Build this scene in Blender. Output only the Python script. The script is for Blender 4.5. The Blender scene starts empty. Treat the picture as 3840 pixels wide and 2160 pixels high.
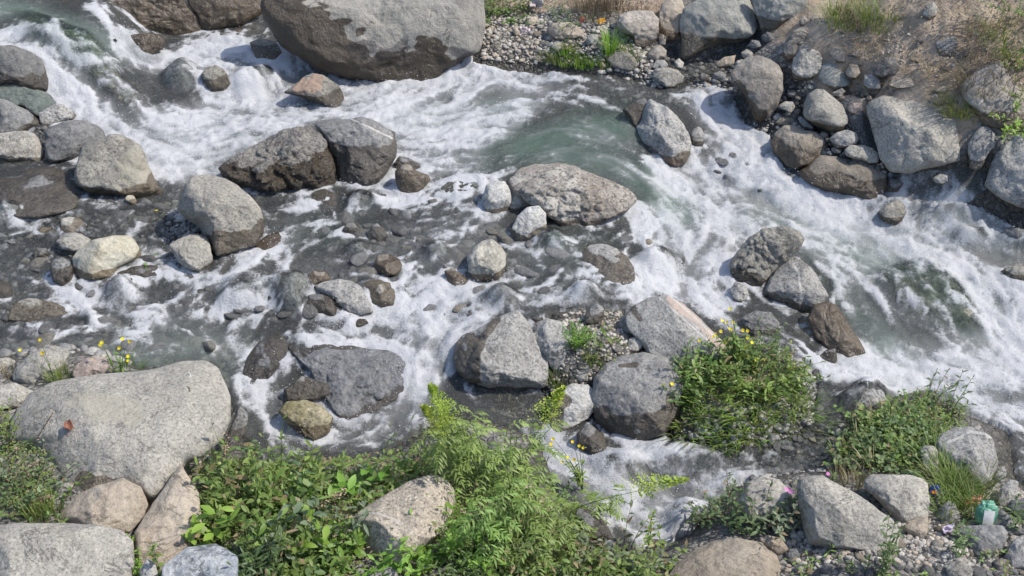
import bpy, math, random
import numpy as np
from mathutils import Vector
R = math.radians
random.seed(7); rng = np.random.default_rng(11)
scene = bpy.context.scene
# ------------------------------------------------------------------ camera, sky, sun, exposure
CAMZ, PITCH, HFOV = 5.5, R(38), R(42)
cam_d = bpy.data.cameras.new('camera'); cam = bpy.data.objects.new('camera', cam_d)
scene.collection.objects.link(cam); scene.camera = cam
cam.location = (0, 0, CAMZ); cam.rotation_euler = (math.pi/2 - PITCH, 0, 0)
cam_d.sensor_width = 36; cam_d.angle = HFOV; cam_d.clip_start = .05; cam_d.clip_end = 500
SUN_EL, SUN_AZ = R(52), R(86)            # azimuth clockwise from +Y (away from the camera)
world = bpy.data.worlds.new('World'); scene.world = world; world.use_nodes = True
wn = world.node_tree; bg = wn.nodes['Background']
sky = wn.nodes.new('ShaderNodeTexSky'); sky.sky_type = 'NISHITA'; sky.sun_disc = False
sky.sun_elevation = SUN_EL; sky.sun_rotation = SUN_AZ; sky.dust_density = 4.; sky.ozone_density = .4; sky.altitude = 1500
wn.links.new(sky.outputs[0], bg.inputs[0]); bg.inputs[1].default_value = .15
sun_d = bpy.data.lights.new('sun', 'SUN'); sun_d.energy = 2.9; sun_d.angle = R(.55); sun_d.color = (1, .945, .86)
sun = bpy.data.objects.new('sun', sun_d); scene.collection.objects.link(sun)
sdir = Vector((math.sin(SUN_AZ)*math.cos(SUN_EL), math.cos(SUN_AZ)*math.cos(SUN_EL), math.sin(SUN_EL)))
sun.rotation_euler = sdir.to_track_quat('Z', 'Y').to_euler(); sun.location = (6, 6, 9)
scene.view_settings.view_transform = 'Standard'; scene.view_settings.look = 'None'
scene.view_settings.exposure = .5; scene.view_settings.gamma = 1
try:
    scene.cycles.max_bounces = 7; scene.cycles.transparent_max_bounces = 10
    scene.cycles.caustics_reflective = False; scene.cycles.caustics_refractive = False
except Exception: pass

# ------------------------------------------------------------------ tags and meshes
col = scene.collection
def tag(o, label=None, cat=None, group=None, kind=None):
    if label: o['label'] = label
    if cat: o['category'] = cat
    if group: o['group'] = group
    if kind: o['kind'] = kind
    return o
def mesh_np(name, V, F, smooth=True):
    """V (n,3) array, F (m,k) int array or list of such arrays"""
    me = bpy.data.meshes.new(name)
    Fs = F if isinstance(F, list) else [F]
    V = np.asarray(V, dtype=np.float32)
    me.vertices.add(len(V)); me.vertices.foreach_set('co', V.ravel())
    loops = np.concatenate([f.ravel() for f in Fs]).astype(np.int32)
    tot = np.concatenate([np.full(len(f), f.shape[1], dtype=np.int32) for f in Fs])
    st = np.zeros(len(tot), dtype=np.int32); st[1:] = np.cumsum(tot)[:-1]
    me.loops.add(len(loops)); me.loops.foreach_set('vertex_index', loops)
    me.polygons.add(len(tot)); me.polygons.foreach_set('loop_start', st)
    me.polygons.foreach_set('use_smooth', np.full(len(tot), smooth, dtype=bool))
    me.update(calc_edges=True)
    return me
def fattr(me, name, arr):
    a = me.attributes.new(name, 'FLOAT', 'POINT'); a.data.foreach_set('value', np.asarray(arr, dtype=np.float32).ravel())
def link(name, me, mat=None, parent=None, loc=None):
    o = bpy.data.objects.new(name, me)
    if mat is not None and me is not None and not me.materials: me.materials.append(mat)
    col.objects.link(o)
    if parent is not None: o.parent = parent
    if loc is not None: o.location = loc
    return o

# ------------------------------------------------------------------ numpy noise
def _h(i, j, k, s):
    n = (i*374761393 + j*668265263 + k*2147483647 + s*1274126177) & 0xffffffff
    n = ((n ^ (n >> 13))*1274126177) & 0xffffffff
    n = ((n ^ (n >> 16))*2246822519) & 0xffffffff
    return ((n ^ (n >> 15)) & 0xffffff)/float(0xffffff)*2 - 1
def noise3(x, y, z, s=0):
    xi, yi, zi = np.floor(x).astype(np.int64), np.floor(y).astype(np.int64), np.floor(z).astype(np.int64)
    fx, fy, fz = x-xi, y-yi, z-zi
    u, v, w = [f*f*f*(f*(f*6-15)+10) for f in (fx, fy, fz)]
    def g(a, b, c): return _h(xi+a, yi+b, zi+c, s)
    l = lambda a, b, t: a+(b-a)*t
    return l(l(l(g(0,0,0), g(1,0,0), u), l(g(0,1,0), g(1,1,0), u), v),
             l(l(g(0,0,1), g(1,0,1), u), l(g(0,1,1), g(1,1,1), u), v), w)
def fbm(P, f=1., o=4, s=0, gain=.5):
    r = 0; a = 1; t = 0
    for k in range(o):
        r = r + a*noise3(P[...,0]*f, P[...,1]*f, P[...,2]*f, s+k*17); t += a; a *= gain; f *= 2.03
    return r/t
def sstep(a, b, x):
    t = np.clip((x-a)/(b-a), 0, 1); return t*t*(3-2*t)

# ------------------------------------------------------------------ picture <-> place
TX = math.tan(HFOV/2); CP, SP = math.cos(PITCH), math.sin(PITCH)
CAM = np.array([0, 0, CAMZ])
def ray(px, py):
    a = (np.asarray(px, float)-1288)/1288*TX; b = -(np.asarray(py, float)-724.5)/1288*TX
    return np.stack([a, CP+b*SP, -SP+b*CP], -1)
def proj(P):
    d = P-CAM; f = d[...,1]*CP - d[...,2]*SP; u = d[...,1]*SP + d[...,2]*CP
    return 1288+d[...,0]/f/TX*1288, 724.5-u/f/TX*1288
def plane_hit(px, py, h):
    r = ray(px, py); t = (h-CAMZ)/r[...,2]; return CAM + r*t[...,None]
TILE = {'A':(0,0),'B':(960,0),'C':(1920,0),'D':(2840,0),'E':(0,720),'F':(960,720),'G':(1920,720),'H':(2840,720),
        'I':(0,1440),'J':(960,1440),'K':(1920,1440),'L':(2840,1440)}
def PX(tile, s):
    """'x,y x,y' in the tracing tile -> (n,2) array of 2576-wide coordinates"""
    a = np.array([[float(v) for v in p.split(',')] for p in s.split()])
    if tile == 'P': return a
    ox, oy = TILE[tile]
    return (a/2.013 + np.array([ox, oy]))/1.49068

# ------------------------------------------------------------------ base surface: levels of the stream and its banks
CTRL = """0,0,.66 100,40,.6 -200,60,.5 200,60,.52 100,110,.42 250,200,.2 330,300,.05 200,300,.0 60,150,.12 450,150,.12 600,120,.12 650,60,.17 800,0,.2
500,350,0 700,280,0 900,250,0 1100,300,-.02 1300,350,0 1500,330,.03 1600,250,.05 1560,420,.0 1610,470,.01 1650,505,-.08 1700,560,-.21 1700,470,-.16
1300,160,.02 1250,60,.2 1400,40,.22 1600,100,.2 1500,0,.33 1750,0,.4 1800,150,.2 1700,210,.05 1850,190,.1
1900,330,-.03 1980,420,-.12 2100,300,.08 2200,200,.4 2100,60,.6 2000,150,.3 2400,250,.42 2500,350,.15 2300,450,-.12 2500,480,-.15 2400,100,.85 2576,0,1.2 2576,200,.75 2200,0,.85 2800,100,1.1 2800,400,.2 2000,-60,.7 2400,-60,1.15
1800,250,.0 1850,350,-.08 1850,500,-.22 2000,550,-.25 2200,650,-.28 2400,650,-.3 2300,800,-.38 2500,900,-.45 2300,950,-.45 2150,850,-.35 2576,600,-.3 2576,1000,-.5 2450,1100,-.4 2800,700,-.35 2800,1100,-.5
1700,640,-.2 1750,720,-.27 1500,650,-.1 1300,600,-.08 1200,500,-.03 1000,600,-.08 800,650,-.1 900,450,-.05 1250,740,-.15 1100,850,-.22 1000,960,-.32 900,1080,-.38 700,1060,-.38 640,960,-.3 700,800,-.15 400,820,-.15 100,700,-.08 200,550,0 100,450,.05 100,250,.1 400,650,-.05 600,600,-.05 100,850,-.15 400,900,-.18 600,1150,-.35 1100,1080,-.38 1350,1110,-.4 1500,1200,-.47 1680,1330,-.6 1600,1400,-.6 1900,1150,-.4 2080,1050,-.38 1600,1150,-.4 1600,850,-.2 1900,950,-.28 1850,820,-.28
200,1000,.0 200,1300,.1 100,1449,.2 500,1300,0 800,1250,-.1 1000,1400,0 1250,1250,-.15 1300,1449,0 1500,1449,-.3 1800,1400,-.3 2000,1300,-.3 2200,1300,-.25 2300,1449,-.1 2200,1080,-.32 2500,1200,-.35 2576,1400,-.15 2450,1300,-.25 -200,700,.0 -200,1100,.1 1000,1700,.2 2000,1700,.1 300,1700,.3"""
C3 = np.array([[float(v) for v in t.split(',')] for t in CTRL.split()])
CW = plane_hit(C3[:,0], C3[:,1], C3[:,2])
def kernel_field(X, Y, pts, vals, sig):
    out = 0; tot = 0
    for p, v in zip(pts, vals):
        d2 = (X-p[0])**2 + (Y-p[1])**2
        w = np.exp(-d2/(2*sig*sig)) + 2e-5/(d2+.2)
        out = out + w[...,None]*np.atleast_1d(v); tot = tot + w
    return out/tot[...,None]
GX0, GX1, GY0, GY1, GS = -6.5, 6.5, 3.0, 14.0, .015
gx = np.arange(GX0, GX1, GS); gy = np.arange(GY0, GY1, GS)
XX, YY = np.meshgrid(gx, gy)
def sample(Fd, x, y, s=GS):
    fx = np.clip((x-GX0)/s, 0, Fd.shape[1]-1.001); fy = np.clip((y-GY0)/s, 0, Fd.shape[0]-1.001)
    i = fx.astype(int); j = fy.astype(int); a = fx-i; b = fy-j
    if Fd.ndim == 3: a = a[...,None]; b = b[...,None]
    return (Fd[j,i]*(1-a)+Fd[j,i+1]*a)*(1-b) + (Fd[j+1,i]*(1-a)+Fd[j+1,i+1]*a)*b
def blur(A, r, n=2):
    for _ in range(n):
        for ax in (0, 1):
            pad = [(0,0)]*A.ndim; pad[ax] = (r+1, r)
            c = np.cumsum(np.pad(A, pad, mode='edge'), axis=ax)
            sl = [slice(None)]*A.ndim; s2 = list(sl); sl[ax] = slice(2*r+1, None); s2[ax] = slice(0, -(2*r+1))
            A = (c[tuple(sl)]-c[tuple(s2)])/(2*r+1)
    return A
cs = .06
cX, cY = np.meshgrid(np.arange(GX0, GX1+cs, cs), np.arange(GY0, GY1+cs, cs))
Bc = kernel_field(cX, cY, CW, C3[:,2], .26)[...,0]
B = blur(sample(Bc, XX, YY, cs), 4, 2)
def hit(px, py, Z=None):
    Z = B if Z is None else Z
    r = ray(px, py); t = np.linspace(5.5, 19, 500); P = CAM + r*t[:,None]
    d = P[:,2]-sample(Z, P[:,0], P[:,1]); k = int(np.argmax(d < 0))
    if k == 0: k = 499
    f = d[k-1]/(d[k-1]-d[k]+1e-9); return P[k-1]+(P[k]-P[k-1])*f
def hits(pts, Z=None): return np.array([hit(x, y, Z) for x, y in pts])
PPM = lambda P: 1288/TX/float((P-CAM)@np.array([0, CP, -SP]))     # 2576-wide pixels per metre

def seg_dist(X, Y, a, b):
    dx, dy = b[0]-a[0], b[1]-a[1]; L = dx*dx+dy*dy+1e-9
    t = np.clip(((X-a[0])*dx+(Y-a[1])*dy)/L, 0, 1)
    return np.hypot(X-a[0]-t*dx, Y-a[1]-t*dy), t
def poly_sd(X, Y, poly):
    """positive inside"""
    d = np.full(X.shape, 1e9); ins = np.zeros(X.shape, bool); n = len(poly)
    for i in range(n):
        a, b = poly[i], poly[(i+1) % n]
        d = np.minimum(d, seg_dist(X, Y, a, b)[0])
        c = ((a[1] > Y) != (b[1] > Y)) & (X < (b[0]-a[0])*(Y-a[1])/(b[1]-a[1]+1e-12)+a[0])
        ins ^= c
    return np.where(ins, d, -d)
def inpoly(x, y, poly): return poly_sd(np.array([x]), np.array([y]), poly)[0] > 0

# land and water
LANDS = ["1200,-60 1200,150 1290,165 1400,172 1500,176 1590,190 1660,215 1740,205 1800,205 1850,215 1890,300 1950,330 1990,420 2100,470 2230,470 2350,462 2480,500 2640,590 3000,640 3000,-60",
 "-300,900 0,895 180,880 350,930 560,1000 590,1100 640,1160 720,1185 860,1170 1000,1130 1130,1050 1250,1075 1340,1110 1390,1250 1480,1340 1560,1400 1640,1400 1700,1370 1780,1310 1860,1225 1990,1190 2090,1190 2110,1090 2200,1010 2330,985 2420,1040 2520,1080 2540,1200 2640,1280 3000,1300 3000,1800 -300,1800",
 "1345,905 1400,790 1500,790 1560,790 1640,900 1560,950 1450,1000 1390,1000",
 "1680,1010 1700,900 1780,860 1880,860 1960,880 2040,940 2030,1050 1930,1100 1830,1130 1700,1100",
 "430,540 470,520 500,560 500,610 440,600"]
SD = np.full(XX.shape, -9.)
for s in LANDS:
    SD = np.maximum(SD, poly_sd(XX, YY, hits(PX('P', s))[:,:2]))
def stroke_field(lst, base=0.):
    Fd = np.full(XX.shape, base)
    for v, r, s in lst:
        W = hits(PX('P', s)); mxy = PX('P', s).mean(0); shallow = mxy[0] < 1350 and 480 < mxy[1] < 1100
        if lst is FOAM and v > .5 and r > 25 and not shallow: r = r*1.25
        if lst is FOAM and shallow and v < .98: v = v*.74
        rr = r/PPM(W.mean(0)); 
        x0, x1, y0, y1 = W[:,0].min()-2*rr, W[:,0].max()+2*rr, W[:,1].min()-2*rr, W[:,1].max()+2*rr
        i0, i1 = [int(np.clip((x-GX0)/GS, 0, len(gx)-1)) for x in (x0, x1)]; j0, j1 = [int(np.clip((y-GY0)/GS, 0, len(gy)-1)) for y in (y0, y1)]
        X, Y = XX[j0:j1,i0:i1], YY[j0:j1,i0:i1]; d = np.full(X.shape, 9.)
        for a, b in zip(W[:-1], W[1:]): d = np.minimum(d, seg_dist(X, Y, a, b)[0])
        if len(W) == 1: d = np.hypot(X-W[0,0], Y-W[0,1])
        m = 1-sstep(.35*rr, 1.45*rr, d)
        Fd[j0:j1,i0:i1] = Fd[j0:j1,i0:i1]*(1-m)+v*m
    return Fd
# ------------------------------------------------------------------ what the water does: foam, colour, depth, direction
FOAM = [(.62,60,"0,115 60,120 130,170"),(.95,55,"30,115 110,150 190,230 270,310 370,350 430,400"),(1,75,"300,330 450,330 560,300 700,280"),(1,62,"420,400 500,420 560,370 620,330 720,300"),
(.85,50,"350,130 430,160 520,140 620,130"),(.8,45,"560,190 650,230 760,260"),(.75,35,"700,150 760,180"),(.9,16,"240,0 270,60 310,100"),
(.62,30,"420,180 500,190"),(.55,35,"600,200 660,210"),(.55,28,"230,180 290,240 340,290"),(.35,42,"100,85 160,120 225,190 255,230"),
(1,60,"860,235 950,250 1050,270 1150,290"),(1,50,"1000,215 1150,190 1290,185"),(.9,40,"1280,200 1380,210"),(.97,55,"900,300 1010,330 1100,350 1240,300"),(.8,45,"1000,380 1110,400 1200,350 1310,280"),
(.6,38,"1050,425 1160,430 1270,425"),(.7,28,"900,465 1000,455 1080,440"),(.45,30,"1300,400 1260,420"),(.45,22,"1300,230 1450,215"),(.42,60,"1400,250 1480,270"),
(.9,38,"1760,260 1810,310 1870,360 1930,400"),(.5,38,"1740,235 1850,225"),(.65,40,"1900,300 1950,370"),
(1,60,"1690,440 1740,490 1800,540 1850,570"),(.95,62,"1800,440 1900,450 1980,500 2080,540 2180,590 2260,600"),(.95,55,"1700,560 1750,620 1800,660"),(.75,32,"1590,530 1660,600"),(.85,35,"1650,680 1750,715 1800,770"),
(.85,50,"2030,600 2150,630 2250,660 2350,640"),(.55,45,"2290,560 2420,580 2560,620"),(.5,40,"2300,500 2500,540"),(.35,30,"2350,530 2450,545"),
(.95,52,"2380,620 2440,700 2500,790 2560,850"),(1,75,"2576,880 2500,950 2350,930 2250,940 2160,935"),(.95,50,"2440,1010 2570,1050"),(.85,50,"2576,700 2576,800"),(.45,60,"2110,720 2210,770 2300,850"),(.62,40,"2180,690 2300,700 2390,790"),
(.45,60,"2470,1080 2576,1160"),(.3,40,"2330,760 2420,850"),(.45,30,"2300,880 2200,800 2130,700"),
(.85,26,"595,690 650,650 700,605 760,565"),(.75,28,"720,520 780,560"),(.7,24,"700,620 790,620"),(.6,24,"870,540 950,525 1050,510 1150,490 1210,480"),(.7,25,"870,470 960,480 1010,500"),(.6,26,"650,565 700,585"),(.45,24,"1060,560 1150,540"),
(.85,34,"180,740 270,765 350,795 430,815 380,845"),(.6,26,"430,745 520,705 580,730"),(.45,20,"0,800 60,790"),(.5,24,"20,865 120,850"),(.5,26,"330,855 460,820 600,780 700,755"),(.5,22,"60,640 150,720"),
(.9,45,"830,820 900,850 1000,835 1080,815 1160,795 1210,775"),(1,45,"1130,820 1100,900 1060,960 1020,990"),(.55,28,"1010,700 1090,730"),(.6,25,"1340,700 1240,715 1140,745 1020,745"),
(.92,36,"655,960 640,1010 680,1060 720,1100"),(.7,24,"800,985 840,1050 900,1080 1000,1055 1080,1050"),(.8,36,"890,1085 1050,1070 1100,1040"),(.55,30,"700,1130 850,1115 950,1110"),(.6,24,"860,830 950,870"),
(.95,50,"1360,1110 1420,1160 1480,1200 1560,1270 1620,1310 1690,1345"),(.8,36,"1640,1220 1760,1230 1870,1210"),(.55,40,"1560,1160 1660,1170"),(.62,30,"1700,1300 1760,1280"),
(.75,26,"1200,790 1250,765 1340,770"),(.75,24,"1560,780 1620,742 1700,730"),(.5,28,"1350,740 1450,760"),(.45,20,"1200,600 1290,620"),(.5,18,"1830,640 1790,690"),(.4,30,"2100,960 2160,1000")]
GREEN = [(.4,60,"1900,560 2200,640 2400,760"),(.3,60,"1000,300 1280,280"),(.6,34,"2060,690 2140,780 2230,880"),(.9,50,"-20,15 60,30 150,70 240,120"),(1,70,"1310,370 1450,330 1560,330"),(1,55,"1400,400 1560,420 1640,480 1700,530"),(.8,45,"1500,290 1580,280"),(.75,32,"2130,770 2210,850 2260,890"),(.6,45,"2100,650 2300,690 2420,820"),
(.6,40,"1220,400 1290,410"),(.35,90,"300,900 560,900"),(.45,50,"2480,520 2576,560"),(.4,60,"780,590 860,580"),(.3,120,"1480,640 1420,620")]
MURK = [(.28,300,"800,300"),(.95,45,"-20,15 60,30 150,70 240,110"),(.1,40,"110,100 180,150 260,230 320,290"),(.72,70,"1310,370 1450,330 1560,330"),(.7,55,"1400,400 1560,420 1620,470"),(.75,60,"1000,300 1300,260"),(.55,30,"1640,480 1700,540"),
(.8,60,"1900,500 2300,650 2500,850"),(.7,45,"2130,770 2210,850 2260,890"),(.45,60,"2330,760 2400,830"),(.6,60,"2300,520 2576,580"),(.6,50,"350,880 560,880"),(.12,60,"1650,1150 1900,1150 2080,1080"),(.15,70,"60,560 300,600 420,560"),(.42,90,"1200,560 1000,640 1400,620"),(.45,70,"430,800 800,700"),
(.2,50,"60,480 150,500"),(.3,50,"1560,200 1800,220")]
DEEP = [(.05,70,"60,560 300,560 450,560"),(.05,60,"1650,1180 1900,1170 2090,1120"),(.10,80,"1000,620 1200,560 1400,620"),(.07,60,"1550,190 1800,210"),(.10,60,"60,460 150,480"),(.09,60,"1880,900 2100,960"),(.35,80,"1400,350 1560,400"),(.3,60,"60,30 150,60")]
FLOW = ["0,30 120,80 250,200 400,340 560,320 750,280 850,250 1000,255 1200,250 1400,290 1560,360 1650,450 1720,560 1790,690 1810,770","30,120 120,160 220,260 330,360 430,440",
"1000,400 1200,390 1400,390 1560,430 1650,500 1700,570","430,400 560,360 700,300","1740,235 1850,340 1960,430 2150,540 2350,690 2480,830 2560,960","1700,460 1850,560 2000,600 2150,680 2250,820 2350,920","2240,480 2400,540 2576,610","2300,560 2420,680 2550,860",
"440,480 420,620 500,700","820,480 760,560 690,610 600,690 430,770 330,850","0,470 100,600 200,740 400,830 600,900 650,960 640,1030 750,1110 1000,1090","0,780 200,800 400,860","0,870 200,850 400,900 590,930",
"1210,480 1050,520 900,560 760,600","1250,540 1050,640 880,700 700,740 500,800","1500,600 1400,720 1200,780 1110,880 1040,990 1120,1060 1300,1110 1420,1170 1560,1270 1680,1380","1150,700 1000,760 850,800 760,850 900,850 1100,810","1300,620 1400,720",
"1560,560 1640,640 1750,720","1800,780 1900,860 2060,900 2180,960","1560,1150 1700,1170 1900,1140 2080,1070 2150,990 2300,940","2060,700 2160,820 2270,900 2400,940 2576,930","430,130 560,140 660,200 780,260","640,70 700,120 780,200","1250,190 1450,200 1600,220 1750,235","1600,1220 1800,1230 1900,1210","2430,1020 2576,1100","720,880 850,980 880,1060","2140,1020 2300,960","640,1110 850,1120 1000,1100","250,0 300,100 420,180"]
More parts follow.
